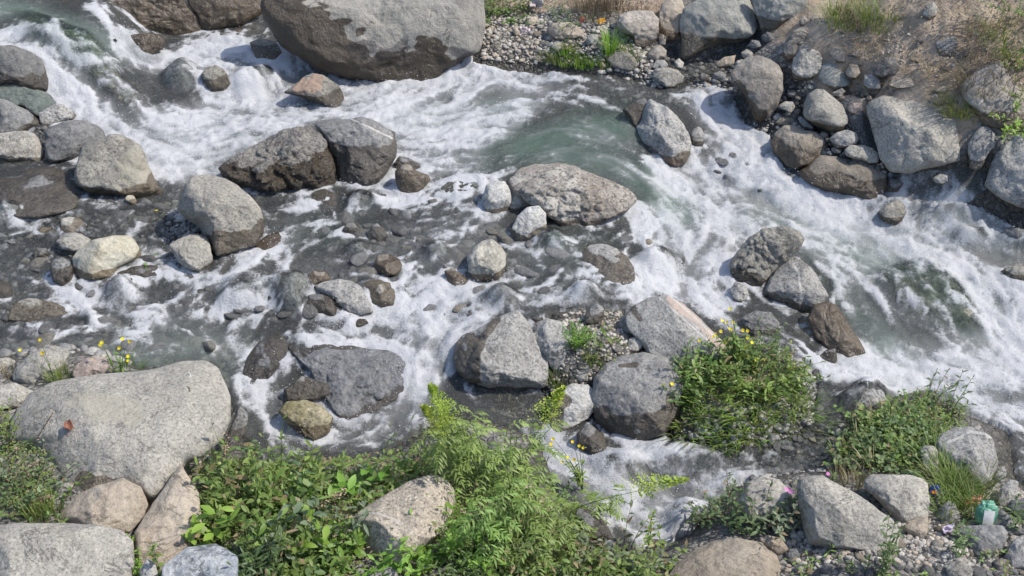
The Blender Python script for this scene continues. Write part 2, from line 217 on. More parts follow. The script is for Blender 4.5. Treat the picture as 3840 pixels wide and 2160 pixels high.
# ------------------------------------------------------------------ the rocks: id | tile | stone | options | label | outline
ROCKS = """
|A|dark|w.5,l.35|dark wet boulder with a white splash patch at the left edge|-90,340 100,340 230,390 320,450 355,530 375,610 368,690 290,700 150,680 -90,680
|A|green|w.1,l.6|green-grey slab below the dark splashed boulder at the left edge|-90,560 60,572 100,568 160,575 200,610 300,665 380,720 430,780 400,870 300,900 200,840 60,790 -90,760
|A|granite|w.2,l.4|rounded mottled grey rock wedged at the right end of the green-grey slab|290,850 350,810 420,780 480,790 540,830 585,870 580,905 500,905 420,930 350,960 300,930
|A|slate|w.1,l.6|flat grey cracked slab at the left edge, above the pale speckled boulder|-90,720 60,760 140,800 210,830 270,880 305,920 290,950 200,985 150,1010 40,1030 -90,1030
|A|pale|w.15,l.4,d.8|pale cream speckled round boulder at the left edge of the bank|-60,1010 100,990 200,985 260,1010 300,1060 330,1130 335,1190 300,1235 180,1240 90,1235 40,1210 0,1190 -60,1180
|A|slate|w.25,l.4|smooth dark grey boulder between the pale speckled boulder and the white rapids|320,990 380,950 480,915 570,903 660,910 740,950 780,980 800,1020 790,1080 700,1140 600,1180 560,1205 450,1230 380,1245 345,1200 335,1110 345,1050
r7|A|mottle|w.3,l.35,r5|big rounded grey boulder with a cream right side beside the white rapids|560,1300 590,1200 620,1110 700,1070 790,1040 830,1010 900,1005 970,1040 1060,1095 1110,1180 1130,1270 1170,1350 1200,1400 1250,1449 1260,1470 1150,1490 1000,1500 800,1490 640,1450 570,1400
|A|slate|w.9,l.9,d.5|low flat wet slate slab at the left edge with thin water sliding off it|-90,1340 120,1325 220,1275 400,1260 540,1300 590,1380 590,1500 580,1570 450,1620 250,1660 60,1650 -90,1600
|A|brown|w.9,l.1,d.5,r6|dark brown wet boulder at the top edge, left of the two beside the giant boulder|740,-70 800,40 870,120 920,230 970,250 1100,240 1220,260 1350,285 1500,268 1530,230 1500,120 1430,60 1390,0 1360,-70
|A|brown|w.9,l.1,d.5,r5|dark brown wet boulder at the top edge, wedged against the giant boulder|1400,-70 1420,40 1480,110 1510,180 1540,260 1650,260 1800,210 1930,140 2020,60 2033,-70
|A|brown|w.9,l.9,d.4|low brown wet ledge under the two dark boulders at the top|1600,270 1800,205 1950,140 2050,170 2060,240 1930,275 1750,310 1650,300
|A|brown|w.95,l.3|small dark wet rock in the spray under the top left brown boulder|950,270 1080,245 1200,260 1250,300 1230,370 1150,410 1080,400 1010,350
|A|flood|s,h.06|dark rounded foam-veiled rock in the upper white pool, left of the olive one|1225,590 1290,500 1380,465 1470,500 1500,580 1480,620 1380,670 1280,650
|A|mottle|w.7,l.3|olive rounded rock poking from the upper white pool, right of its foam-veiled twin|1515,560 1560,500 1630,490 1690,520 1715,560 1740,630 1700,690 1600,700 1540,650
|A|flood|s,h.06|grey flooded rock in the upper white pool left of the orange-brown rock|1720,600 1850,550 2000,510 2100,560 2080,640 1950,700 1850,740 1760,680
|A|brown|w.9,l.6|brown rock veiled by falling water beside the giant boulder's left foot|1880,320 1960,285 2080,310 2140,400 2070,460 1930,440
|A|brown|w.95,l.9,d.35|narrow brown slanting rib of rock dividing the top left chute|440,-60 560,-60 640,50 760,160 850,260 910,330 800,280 700,210 560,130 470,40
|A|olive|s,h.035,r6|long olive-brown rock under the clear water of the top left chute|100,120 250,90 500,200 700,260 800,380 900,560 1040,700 1060,860 960,860 800,700 640,540 480,440 300,290 110,260
giant|B|giant|l.05,d.6,r6,n.6|giant smooth boulder with tan top and dark brown wet foot|60,-80 30,60 60,160 120,250 180,340 260,400 340,440 420,500 480,540 600,570 680,590 800,610 950,635 1080,650 1160,660 1300,635 1400,580 1440,530 1520,495 1580,440 1680,410 1710,360 1735,200 1728,60 1715,-80
orange|B|mottle|w.6,l.4|brown rock with a rusty orange crown below the giant boulder, washed by rapids|200,700 290,640 370,570 430,550 500,560 560,600 620,640 650,690 665,740 640,810 615,842 520,800 420,760 300,725
|B|crinkle|w.6,l.35,r6,n2.2|big dark brown crinkled wet boulder in midstream beside the veined slate one|-300,1270 -200,1200 -80,1140 0,1090 100,1020 200,970 300,950 400,950 470,985 520,1050 560,1130 590,1200 605,1300 610,1390 560,1450 480,1470 300,1480 100,1460 -100,1420 -240,1350
veinslate|B|slate|w.7,l.45,r6|big smooth slate boulder with a thin pale vein, against the crinkled brown one|430,940 520,905 700,900 800,880 900,910 980,960 1050,1000 1062,1100 1055,1200 1000,1290 940,1380 850,1420 700,1410 620,1370 585,1200 500,1020
|B|brown|w.95,l.2|small dark brown rock just right of the veined slate boulder, front one of a pair|1050,1290 1100,1240 1160,1240 1220,1290 1300,1320 1315,1360 1280,1400 1240,1450 1150,1475 1080,1455 1050,1360
|B|slate|w.9,l.3|small grey wet rock behind the dark brown one, right of the veined slate boulder|1040,1230 1080,1175 1150,1190 1220,1230 1265,1275 1240,1310 1150,1320 1060,1290
|B|green|w.9,l.9,d.4|low grey-green wet rock left of the white lichened rocks|1380,1410 1470,1350 1580,1335 1680,1355 1790,1350 1800,1400 1740,1459 1600,1490 1420,1470
|P|brownmottle|w.35,l.55,r6,n1.6|big angular brown and grey boulder in midstream with a pale patch, behind the white rocks|1278,455 1300,425 1345,410 1400,408 1450,420 1500,440 1550,460 1590,480 1603,505 1580,530 1530,553 1480,577 1440,583 1415,573 1385,550 1350,525 1310,500 1285,480
|P|pale|w.1,l.3|grey-white rock, right one of the lichened pair in midstream|1275,470 1300,453 1325,465 1345,500 1340,522 1310,530 1280,530
|P|white|w.1,l.3|white lichened rock, left one of the pair in midstream|1213,500 1222,465 1245,453 1270,455 1283,475 1287,510 1272,537 1245,547 1222,532
|P|white|w.1,l.4|white speckled wedge rock standing below the lichened pair|1283,580 1300,545 1325,522 1355,518 1375,535 1377,575 1350,600 1320,615 1290,612
|C|tan|l.3|cream block lying on the far gravel bank below the green grass|260,230 280,175 350,165 430,165 500,200 540,240 535,275 480,295 420,290 380,308 310,295
|C|tangrey|l.3,r5,n1.5|big rounded grey-tan boulder on the far bank left of the flat-faced block|780,190 800,110 870,90 960,75 1060,80 1110,150 1105,250 1070,320 1000,365 940,360 900,310 830,260 790,230
|C|tan|l.3,n1.5|reddish tan rock under dry brush, squeezed left of the flat-faced block|1110,100 1130,20 1200,-20 1290,0 1310,80 1280,230 1230,310 1170,310 1110,200
|C|tangrey|w0,l.3|dim grey rock in the shade below the big rounded grey-tan boulder|1020,420 1060,350 1120,335 1168,380 1165,440 1080,465
slab|C|slab|l.25,d.35,f9,r5,n.7|huge flat-faced greenish grey block overhanging the far bank|1262,180 1290,60 1380,10 1460,-70 1750,-70 1800,0 1830,90 1855,200 1830,250 1780,300 1700,330 1600,330 1500,370 1400,400 1340,440 1300,455 1272,430 1275,300
|C|slab|l.1,d.5,r5|big grey block at the top edge, right of the flat-faced greenish one|1810,-70 2250,-70 2240,60 2170,130 2080,160 1990,225 1880,225 1855,150 1815,70
ridge|C|tangrey|w.0,l.1,d1.1,r5,n.7|tall rounded grey boulder with a shaded left side at the head of the right cascade|1640,560 1700,480 1780,425 1860,418 1940,440 2013,490 2045,560 2048,640 2048,690 2000,810 1950,905 1880,935 1830,905 1790,800 1740,700 1660,620
mid|C|granite|w.22,l.35,r6,n1.1|tall grey granite boulder standing in the water between green pool and right cascade|970,920 985,850 1010,780 1040,740 1090,770 1170,800 1240,870 1290,930 1330,1000 1350,1080 1350,1170 1310,1240 1240,1265 1150,1240 1060,1195 1000,1100 950,1010 935,960
|C|darkgranite|w.9,l.4|dark wet shoulder of rock upstream left of the tall grey granite boulder|830,830 900,770 1000,740 1040,790 1020,880 990,970 940,980 880,890
|C|granite|w.5,l.2|small dark grey rock touching the right side of the tall grey granite boulder|1345,1060 1360,980 1410,950 1445,990 1450,1080 1425,1130 1360,1130
|C|pale|w.25,l.4|pale oblong rock at the water's edge below the flat-faced block|1055,590 1080,520 1180,508 1250,525 1305,580 1290,630 1220,662 1170,668 1110,630
|C|granite|l.3|small grey stone just behind the pale oblong rock|1050,510 1090,455 1150,455 1178,490 1160,520 1080,525
|C|mottle|w.1,l.3|grey rock with grass around it at the far water's edge|710,450 760,380 830,370 880,395 930,440 950,495 900,545 830,535 760,510
|C|pale|l.3|small whitish stone between the pale oblong rock and the flat-faced block|1218,465 1260,435 1300,475 1290,520 1240,525
|C|tan|l.3|cream stone under the right corner of the flat-faced block|1530,480 1600,430 1690,415 1680,480 1620,520 1550,515
|C|pale|l.3|small cream stone between the flat-faced block and the tall rounded boulder|1725,400 1770,370 1820,395 1815,440 1750,450
|C|granite|w.3,l.3|small grey stone at the waterline left of the tall rounded boulder, nearer one of two|1400,580 1440,550 1495,570 1490,610 1430,620
|C|slate|w.3,l.3|small grey stone at the waterline left of the tall rounded boulder, farther one of two|1515,560 1570,530 1620,560 1610,600 1540,605
|C|granite|l.3|round lilac-grey stone right of the cream block on the far gravel|555,300 590,255 640,260 660,310 630,350 580,345
|C|tan|l.3|small tan stone below the green grass at the top|105,130 180,120 195,150 165,200 110,190
|C|tangrey|l.3|grey-green stone below the cream block, in the low weeds|290,360 320,310 370,320 388,370 340,400
|C|slate|l.2|dark stone in the shadow gap under the top edge block|1880,270 1920,240 1990,250 1995,300 1940,325 1890,315
|C|slate|l.2|dark stone in the shadow gap under the right corner of the flat-faced block|1770,350 1810,300 1870,310 1885,350 1830,375
|C|tangrey|l.3|small dusty stone tucked under the big rounded grey-tan boulder's right side|1100,280 1130,250 1165,270 1160,340 1110,345
|C|tan|l.2|upright tan stone at the left end of the far gravel beside the giant boulder|5,220 30,185 65,210 60,270 20,285
|D|tangrey|l.3|long tan-grey rock leaning below the top edge block|190,430 200,330 240,260 300,210 380,200 400,250 370,310 320,350 290,430 240,465
|D|spotted|l.2,r5|round cream rock with dark spots, on the right bank|258,540 270,440 320,370 400,365 470,385 497,440 490,510 450,570 400,605 330,615 270,600
|D|slab|l.5,f6,n.6|angular grey block resting between the dark-spotted rock and the soil slope|445,580 480,490 560,455 620,480 660,560 710,610 690,650 580,680 500,635
|D|tan|l.3|small tan stone right of the angular grey block|665,540 700,480 760,490 780,550 730,605 680,590
|D|tangrey|l.3|dusty rock half buried above the angular grey block|545,400 580,350 660,370 695,430 660,480 600,475
|D|granite|l.2|round blue-grey stone set in the soil above the shadow hollow|800,640 805,560 870,545 925,600 930,660 890,700 830,690
|D|slate|l.3|wide grey rock set in the soil slope above a dark hollow|850,510 900,480 960,430 1060,430 1100,470 1115,540 1070,595 1000,585 940,600 880,565
|D|pale|l.4,d1,r5,n.5|smooth oblong grey boulder tilted on the right bank with its left side in shade|345,860 350,780 380,710 440,668 500,670 560,720 640,790 680,870 685,930 640,990 570,1015 480,980 420,940 365,900
|D|brown|w.7,l.4,r5|dark rounded brown boulder at the edge of the right cascade|95,1080 130,1000 200,945 280,940 340,980 440,990 500,1030 545,1100 530,1150 450,1200 380,1250 300,1285 220,1260 160,1190 110,1150
|D|granite|l.3|round grey stone under the tilted oblong boulder|540,1050 590,1000 680,980 750,1000 772,1050 740,1090 660,1120 590,1115
|D|mottle|l.4|oblong grey rock at the lower left corner of the huge right-bank block|655,1130 700,1095 800,1090 880,1120 925,1170 915,1235 850,1240 760,1210 670,1175
|D|slab|l.3,d.5|thin flat sliver of grey stone below the tilted oblong boulder|300,890 330,875 430,960 425,990 350,970
|D|brown|w.75,l.5,r5,n.7|long smooth dark brown boulder at the waterline of the right cascade|300,1300 400,1230 470,1170 600,1175 760,1200 900,1250 980,1300 998,1360 985,1430 930,1500 850,1530 700,1510 520,1450 380,1390
block|D|tangranite|w.0,l.3,d.7,f7,r6,n.8|huge light grey granite block on the right bank|820,790 860,750 950,720 1080,730 1210,730 1300,780 1400,840 1530,880 1590,960 1600,1050 1590,1150 1540,1210 1400,1250 1250,1280 1130,1310 1000,1300 930,1215 890,1080 850,940 825,860
|D|granite|l.2,d.8|upright grey rock against the right side of the huge granite block|1590,1080 1640,1000 1690,950 1750,955 1795,1010 1785,1100 1740,1170 1700,1260 1660,1300 1600,1270 1590,1180
|D|granite|w.1,l.2,d.9,r5|big granite boulder with a shaded left face cut by the right frame edge|1715,1400 1740,1300 1790,1160 1850,1080 1950,1000 2100,950 2200,1000 2200,1600 2060,1600 1950,1570 1800,1490
|D|tangrey|l.3,d.5,r5,n1.3|big brown-grey boulder half buried in the soil slope at the right edge|1530,640 1600,570 1700,500 1830,450 1900,530 1960,620 2030,720 2040,900 1900,980 1800,970 1700,940 1640,850 1560,750
|D|granite|w.3,l.3|lone grey stone in the still water under the huge granite block|1320,1345 1380,1310 1440,1325 1450,1370 1400,1395 1340,1385
|D|pink|l.3|pinkish wedge stone left of the huge granite block's top corner|680,810 720,775 810,770 770,830 730,870 690,850
|D|pale|l.2|pale stone standing high on the soil slope near the top edge|1240,130 1270,40 1330,10 1365,60 1350,120 1290,160
|D|pale|l.3|pale angular stone left of the tilted oblong boulder|155,800 210,760 270,765 290,810 260,865 200,835
|D|brown|w.4,l.3|dark brown stone between the tall rounded boulder and the dark rounded one|130,930 180,885 270,890 290,930 200,955
|D|tangrey|l.3|small tan stone under the right end of the top edge block|310,160 350,120 385,150 360,200 320,195
|D|tan|l.4|cream rock half buried in the soil above the huge granite block|980,640 1030,590 1150,570 1260,600 1200,655 1050,675
|D|tan|l.4|long cream rock half buried near the blue-grey hollow at the foot of the slope|1320,690 1400,640 1510,610 1500,655 1400,720
|D|tangrey|l.3|grey-brown stone perched on the right shoulder of the huge granite block|1305,740 1340,700 1400,740 1415,800 1350,790
|D|pale|l.3|small cream stone below the angular grey block|560,700 640,660 670,690 620,745
|D|darkgranite|w.6,l.4|dark wedge rock in the water at the right end of the long brown boulder|970,1449 1000,1340 1060,1350 1105,1385 1060,1450
|D|slate|l.3,d.3|bluish rock face showing through the soil slope|1340,330 1400,260 1500,270 1520,330 1480,430 1380,430
|D|white|l.3|tiny white stone left of the tilted oblong boulder|120,880 150,850 180,870 170,910 130,910
|D|pale|l.6,d.4|pale sliver of stone on top of the long brown boulder|440,1190 520,1125 595,1160 500,1205
|D|tangrey|l.6,d.4|thin dusty slab sticking out of the soil slope|700,415 740,385 830,385 830,425 750,435
bigE|E|tangranite|w.0,l.3,d.9,r6,n.6|big egg-shaped tan-grey boulder with a dark wet foot, left of centre|1330,130 1360,40 1400,-60 1470,-130 1600,-135 1700,-110 1800,-50 1900,40 1970,130 1995,220 1990,310 1940,400 1800,450 1640,500 1590,410 1540,330 1480,250 1390,200
|E|brown|w.95,l.9,d.4|low brown wet rock at the right foot of the big egg-shaped boulder|1600,600 1650,500 1900,430 2000,330 2100,300 2140,360 2000,460 1850,560 1700,650
|E|pale|w.4,l.4|rounded speckled boulder at the left foot of the egg-shaped one|1270,400 1350,350 1430,315 1500,315 1570,350 1595,430 1610,520 1580,580 1520,630 1400,580 1320,490
|E|pale|w.0,l.4|pale speckled rock behind the cream boulder with the dark underside|420,370 480,320 550,300 620,320 690,360 650,430 600,480 540,490 470,440
cream|E|cream|w.35,l.35,d.9,r5,n.5|long cream yellow boulder with a dark wet underside on the left pebble bar|540,500 600,420 700,360 850,325 980,330 1020,370 1070,450 1070,490 1000,540 900,595 840,650 700,670 600,650 550,590
|E|pale|w.3,l.6|pale grey rock lying in the shallows behind the cream boulder|450,290 455,200 520,182 600,195 650,240 640,310 560,320 480,315
|E|cream|w.1,l.6|small flat cream stone on the left pebble bar|285,300 320,260 390,257 425,290 390,320 320,325
|E|cream|w.1,l.3|little cream stone below the big boulder with the cream right side|940,60 960,25 1010,25 1035,60 1030,105 990,90
|E|darkgranite|w.8,l.3|dark speckled rock under the left end of the cream boulder|375,580 400,510 470,490 530,520 560,590 565,650 540,700 470,715 400,680
|E|darkgranite|w.8,l.4|dark wet rock left of the cream boulder, higher one of two|240,470 280,420 350,420 380,460 340,515 270,515
|E|dark|w.95,l.3|black wet rock cut by the left frame edge beside the small rapid|-90,660 0,665 60,680 100,740 95,810 0,820 -90,800
|E|mottle|w.5,l.6,d.5|low grey rock with a cream left face in the left rapids|50,970 80,870 140,820 220,800 330,820 430,840 500,880 540,920 500,965 350,990 200,985
|E|pale|w.05,l.45,d.8,r5|pale oval boulder with yellow flowers over it at the lower left bank|90,1390 110,1330 200,1250 300,1180 400,1160 500,1180 530,1220 500,1300 430,1390 350,1460 200,1460 100,1430
|E|pink|w.3,l.4|brownish pink rock between the pale oval boulder and the grass tuft|545,1390 560,1320 640,1250 720,1230 800,1250 830,1310 780,1380 600,1430
|E|pale|w.2,l.4|small grey rock at the left edge above the pale oval boulder|-60,1260 60,1250 120,1275 100,1315 0,1340 -60,1340
|E|flood|s,h.05|grey speckled flooded rock at the left edge below the slate slab|-60,120 60,95 160,110 210,160 150,215 0,255 -60,245
|E|darkgranite|w.95,l.8,d.4|long low dark wet rock between the cream boulder and the speckled one|850,620 950,570 1150,530 1300,520 1400,560 1420,620 1200,660 1000,670
|E|flood|s,h.07|flooded dome-shaped rock below the cream boulder|790,780 850,700 930,670 1000,710 1020,770 950,830 850,830
|E|olive|s,h.05|small olive flooded rock in the left rapids|620,960 680,910 740,940 735,990 650,1000
|E|flood|s,h.06|speckled flooded rock left of the wide midstream rapids|1650,860 1700,720 1850,650 2050,650 2080,760 1950,860 1800,890
bigW|P|tangranite|w.0,l.85,d.5,r6,n.35|huge flat light grey granite boulder filling the lower left|20,1060 70,990 130,960 250,940 330,935 400,925 460,907 520,905 550,925 570,965 582,1000 580,1060 555,1110 510,1150 470,1165 445,1200 420,1235 380,1262 350,1240 310,1230 270,1240 215,1250 150,1220 100,1170 60,1130 15,1110
|P|tan|w.0,l.6,d.8,r5|tan speckled boulder leaning under the huge flat one|150,1290 185,1250 240,1220 310,1203 355,1225 375,1270 365,1300 325,1338 260,1345 200,1325 150,1310
|P|tangranite|w.0,l.8,d.7,r6,n.5|large tan-grey boulder filling the bottom left corner|-40,1325 40,1315 150,1315 250,1318 310,1335 335,1360 338,1420 325,1500 -40,1500
|P|tan|w.0,l.7,d.5,r5,n1.2|sloping brown-grey rock between the bottom left boulder and the leafy thicket|335,1340 380,1270 430,1200 455,1165 475,1200 500,1240 510,1320 470,1390 420,1450 360,1450 340,1390
|P|marble|w.0,l.6,d.7|blue and white banded rock at the bottom edge under the leafy thicket|405,1425 470,1375 540,1365 600,1400 600,1490 405,1490
|P|pale|w.0,l.5|small grey rock at the left edge behind the huge flat boulder|-30,975 40,962 90,985 70,1020 -30,1035
|P|darkgranite|w.7,l.5|dark wet granite rock tucked against the right edge of the huge flat boulder|520,1178 560,1120 585,1060 600,1015 625,1040 618,1090 570,1155 545,1190
|P|white|w.0,l.4|small white stone at the bottom edge beside the bottom left boulder|350,1440 370,1405 395,1420 400,1470 355,1470
|F|slate|w.9,l.8,d.4|low wet grey rock right of the egg-shaped boulder, under the crinkled brown one|340,60 400,0 520,-30 620,10 665,60 640,125 560,135 450,120
|F|flood|s,h.05|flooded grey rock right of the low one under the crinkled brown boulder|670,80 750,20 850,20 960,80 930,120 780,130 700,150
|F|dark|w.95,l.4|dark stone peeping from the middle rapids, left one of two|640,300 680,240 740,228 800,270 805,320 720,330
|F|slate|w.95,l.3|blue-grey pointed stone peeping from the middle rapids, right one of two|840,330 870,260 915,235 960,260 1000,340 930,375 860,375
|F|brown|w.95,l.4|dark brown and cream wet rock in the middle of the shallows|880,550 920,480 1000,470 1080,500 1105,560 1070,640 980,650 910,610
knob|F|creamgrey|w.45,l.3,d.9,r5|knobbly grey boulder with a pale top standing in the shallows at the centre|1590,490 1640,420 1700,370 1780,350 1850,400 1890,470 1885,560 1840,650 1760,690 1680,680 1600,610
|F|brown|w.95,l.6|small brown wet rock behind the cracked granite boulder|395,620 440,590 520,595 575,650 520,700 400,700
crack|F|granite|w.3,l.4,r5|grey granite boulder with a crack across it below the brown and cream wet rock|430,720 500,680 620,655 720,665 790,710 830,770 870,850 880,910 800,940 680,950 630,890 560,810 500,780
|F|mottle|w.8,l.5|smooth rock with water sheeting over its top, right of the cracked granite boulder|805,700 860,650 940,645 1010,670 1055,730 1055,800 1040,860 950,880 870,850 830,780
|F|dark|w.95,l.5|dark wet rock left of the cracked granite boulder|370,850 400,780 500,770 580,800 615,880 600,945 520,940 430,910
|F|flood|s,h.08|large speckled flooded rock left of the dark wet one in midstream|100,720 200,660 350,650 410,700 400,780 360,860 330,920 220,920 150,850
|F|brown|w.95,l.3|dark narrow rock just left of the knobbly grey boulder|1420,600 1480,570 1560,620 1620,680 1600,740 1530,740 1460,690
|F|flood|s,h.07|grey flooded rock above the peaked granite boulder|1700,830 1780,760 1860,740 1950,760 1970,830 1930,900 1850,890 1750,850
|F|flood|s,h.04|flooded speckled stone in the shallows left of the white speckled wedge|1250,470 1330,400 1430,410 1480,470 1420,520 1300,520
|F|flood|s,h.04|flooded speckled stone in the shallows behind the brown and cream wet rock|680,440 740,390 820,390 850,440 780,490 700,480
|F|dark|w.9,l.4|small dark triangular stone at the lip above the lower rapids|700,980 740,945 830,960 850,990 760,1030
peak|P|granite|w.0,l.25,d.9,r6,n.7|big peaked light granite boulder at the centre right|1138,900 1145,865 1165,842 1195,830 1235,805 1270,790 1302,778 1330,812 1355,860 1378,905 1382,950 1370,975 1300,988 1230,980 1170,960 1145,930
|P|granite|w.0,l.3,d.8,r5|rounded granite boulder close behind the peaked one, beside the bright fern|1338,850 1350,810 1375,800 1410,808 1440,840 1443,880 1430,925 1395,935 1375,910
|P|wetslab|w.0,l.7,d.24,r6,f9,n1.1|broad slate slab under a film of water, left of the peaked granite boulder|722,872 760,845 850,858 930,875 1020,885 1060,905 1040,950 1005,1000 950,1040 890,1062 850,1055 818,1000 775,930
|P|wetslab|w.0,l.6,d.35,r6,f9,n.8|narrow slate slab under a film of water, right of the huge flat boulder|605,945 620,900 650,860 700,835 735,850 730,890 705,935 680,965 620,975
|P|dark|w.95,l.3|dark rock in the gap between the two flooded slate slabs|712,980 760,945 830,965 850,990 790,1010 750,1030 722,1010
|P|mossy|w.5,l.4,r5|mossy yellow-brown rock in the small falls right of the huge flat boulder|700,1035 720,1010 770,1005 810,1020 840,1050 830,1088 790,1110 760,1095 720,1065
|G|granite|w.85,l.7,d.5,r5|large speckled granite rock just awash in the shallows right of centre|500,480 580,400 680,385 790,420 870,480 920,560 935,640 920,740 830,760 700,720 600,660 520,590
|G|brown|s,h.05|brown flooded rock between the awash granite rock and the right rapids|940,520 1000,470 1100,450 1200,460 1220,530 1180,590 1080,620 1000,590
striped|P|granite|w.0,l.45,d.6,r6,n.4|large granite slab with a pink and cream stripe, by the yellow flowers|1570,800 1590,770 1630,748 1680,742 1720,765 1760,800 1800,840 1830,870 1810,910 1720,930 1640,905 1610,860 1580,830
g4|P|greygranite|w.0,l.45,d.8,r6,n.5|large oval grey boulder with a dark wet lower half, left of the grassy islet|1492,950 1520,915 1560,895 1620,885 1680,900 1715,930 1722,975 1705,1040 1675,1095 1600,1115 1540,1105 1500,1068 1485,1010
g5|P|white|w.0,l.4,d.8,r5|pale speckled boulder left of the large oval grey one|1385,1085 1378,1020 1400,985 1440,965 1480,965 1508,990 1505,1020 1480,1052 1440,1078 1400,1095
|P|dark|w.8,l.3|small dark glistening rock under the pale speckled boulder at the lower falls|1450,1090 1480,1065 1520,1090 1528,1135 1490,1145 1450,1125
|G|pale|l.3|cream round stone, largest of the heap left of the striped slab|800,1000 830,930 900,925 965,970 975,1040 920,1080 850,1080
|G|pale|l.5|flat oval stone leaning on the foot of the striped slab|870,1180 880,1110 940,1080 995,1100 1000,1150 950,1215 890,1220
|G|pale|l.4|round pale stone behind the pale speckled boulder, farther one of two|525,1320 560,1290 610,1330 620,1375 570,1380
|G|pale|l.4|round pale stone behind the pale speckled boulder, nearer one of two|480,1400 490,1340 550,1330 600,1380 580,1430 510,1435
wl|P|granite|w.3,l.4,r5|grey boulder with a white line running down it, under the leaning slab|1912,745 1930,700 1970,655 2000,645 2040,670 2060,700 2085,745 2060,775 2010,790 1950,772
lean|P|mottle|w.25,l.1,d.5,r6,n1.6|long grey slab leaning up out of the right rapids|1833,665 1850,640 1880,600 1920,572 1970,568 2010,580 2026,600 2015,625 1980,660 1940,690 1915,722 1890,728 1860,712 1838,690
g10|P|brown|w.95,l.4,r5|smooth brown wet rock right of the boulder with the white line|2030,800 2045,765 2085,757 2110,775 2140,820 2165,860 2180,890 2140,908 2090,885 2050,855
|P|granite|w.3,l.3|small round granite stone at the foot of the leaning slab|1835,730 1850,708 1875,712 1885,740 1865,765 1845,758
|P|darkgranite|w.6,l.5|dark rounded rock behind the yellow flowers in the shallows|1865,800 1900,780 1940,785 1965,815 1940,847 1895,852 1870,832
|G|flood|s,h.06|speckled flooded rock above the rounded granite boulder beside the fern|430,790 500,740 600,730 665,770 650,820 560,835 470,820
|G|darkgranite|w.8,l.4|dark rock behind the bright fern clump|540,1000 560,880 640,840 700,880 700,940 660,1010
|G|dark|w.9,l.3|dark wedge rock showing between the two central granite boulders|150,950 230,945 245,975 180,1020
|G|slate|s,h.05|flooded blue-grey rock below the white speckled wedge|170,380 240,300 340,300 430,380 400,440 250,440
|H|mottle|w.6,l.3|rounded rock with a pale band on the far side of the right rapids|900,160 980,90 1060,60 1110,90 1130,150 1100,220 1040,270 960,240
|H|flood|s,h.05|flooded flat rock in the far right rapids, left one of two|1420,340 1500,300 1650,290 1750,330 1740,370 1550,390
|H|slate|s,h.05|flooded flat rock in the far right rapids, right one of two|1760,320 1850,300 2080,310 2080,420 1900,370
|H|mottle|w.7,l.3|brown rock cut by the right frame edge in the rapids|1830,600 1900,560 1980,540 2075,545 2075,700 1950,680
|H|olive|s,h.045,r6|large olive rock under the fast water at the right|900,650 1050,540 1250,520 1450,640 1620,830 1740,1040 1650,1080 1450,1020 1200,940 1000,800
|H|dark|w.9,l.4|small dark rock below the smooth brown wet one, near the grassy islet|450,1250 520,1190 590,1180 610,1280 570,1320
|L|flood|s,h.06|flooded dark rock between the grassy islet and the lower right rapids|600,130 700,60 800,-10 900,0 960,70 1000,130 900,190 750,200 620,180
|K|dark|w.85,l.3,r5|dark wet boulder at the bottom of the lower falls, right of the tall ferny plants|460,1000 500,940 590,950 680,1020 740,1100 770,1170 700,1250 600,1280 500,1270 450,1150
|P|tan|w.0,l.7,d.8,r6,n.4|large smooth tan-grey boulder at the bottom edge, right of the lower falls|1660,1500 1665,1470 1700,1420 1740,1385 1790,1360 1850,1353 1920,1365 1960,1390 1978,1430 1970,1500
|K|marble|w.0,l.3|white and black speckled rock at the bottom of the lower falls|620,1330 660,1270 700,1190 745,1175 790,1220 780,1310 700,1350
|K|brown|w.6,l.3|brown stone showing through the leaves at the foot of the lower falls|1000,1200 1030,1165 1100,1170 1140,1210 1120,1250 1010,1250
|K|flood|s,h.05,r5|rounded blue-grey rock under the foam of the lower falls|1180,1100 1200,960 1280,880 1370,920 1400,1050 1350,1150 1250,1170
|K|flood|s,h.05,r5|broad speckled flooded shelf above the lower falls, right part|980,520 1100,450 1300,470 1500,510 1580,560 1560,680 1400,740 1200,750 1080,700
|K|mottle|s,h.05|brownish flooded shelf above the lower falls, left part|600,600 700,540 850,520 960,560 1040,640 1060,720 900,750 720,710
|P|pale|w.0,l.3|pale rock behind the dark shrub at the lower right|1855,1265 1880,1215 1920,1195 1960,1205 1990,1240 1995,1300 1940,1330 1880,1310
|P|tan|w.0,l.4|brown stone between the bottom edge boulder and the dark shrub|1905,1368 1930,1345 1965,1350 1988,1382 1960,1400
bigR|L|tangranite|w.0,l.5,d.7,r6,n.5|large wedge-shaped light grey boulder at the lower right|295,770 320,710 400,690 490,685 560,730 680,790 800,860 930,960 1010,1010 1060,1070 1075,1150 1060,1240 900,1270 700,1250 500,1240 380,1220 340,1100 310,950
|L|tangranite|w.0,l.5,d.8,r5|tan speckled boulder right of the large wedge-shaped one|795,730 850,685 1000,680 1150,685 1250,710 1290,760 1303,900 1290,1010 1240,1070 1130,1110 1060,1060 950,930 870,840 810,790
|L|tan|w.0,l.5|small tan stone below the tan speckled boulder|1085,1090 1150,1030 1290,1000 1290,1120 1240,1175 1150,1135
L3|L|granite|w.0,l.4,d.8,r5|large round granite boulder beside the grass patch at the lower right|1340,440 1400,370 1500,320 1600,310 1700,350 1770,400 1800,480 1825,580 1810,660 1760,740 1660,790 1580,750 1480,660 1400,580 1360,510
|L|pale|w.0,l.3|upright grey stone in the grass left of the large round granite boulder|1225,500 1260,460 1330,460 1360,500 1375,600 1385,690 1320,720 1260,650
|L|slate|w.0,l.6,r5|wide smooth grey rock under the green packet|1480,1110 1560,1070 1700,1060 1850,1070 1900,1120 1850,1250 1760,1320 1650,1300 1560,1190
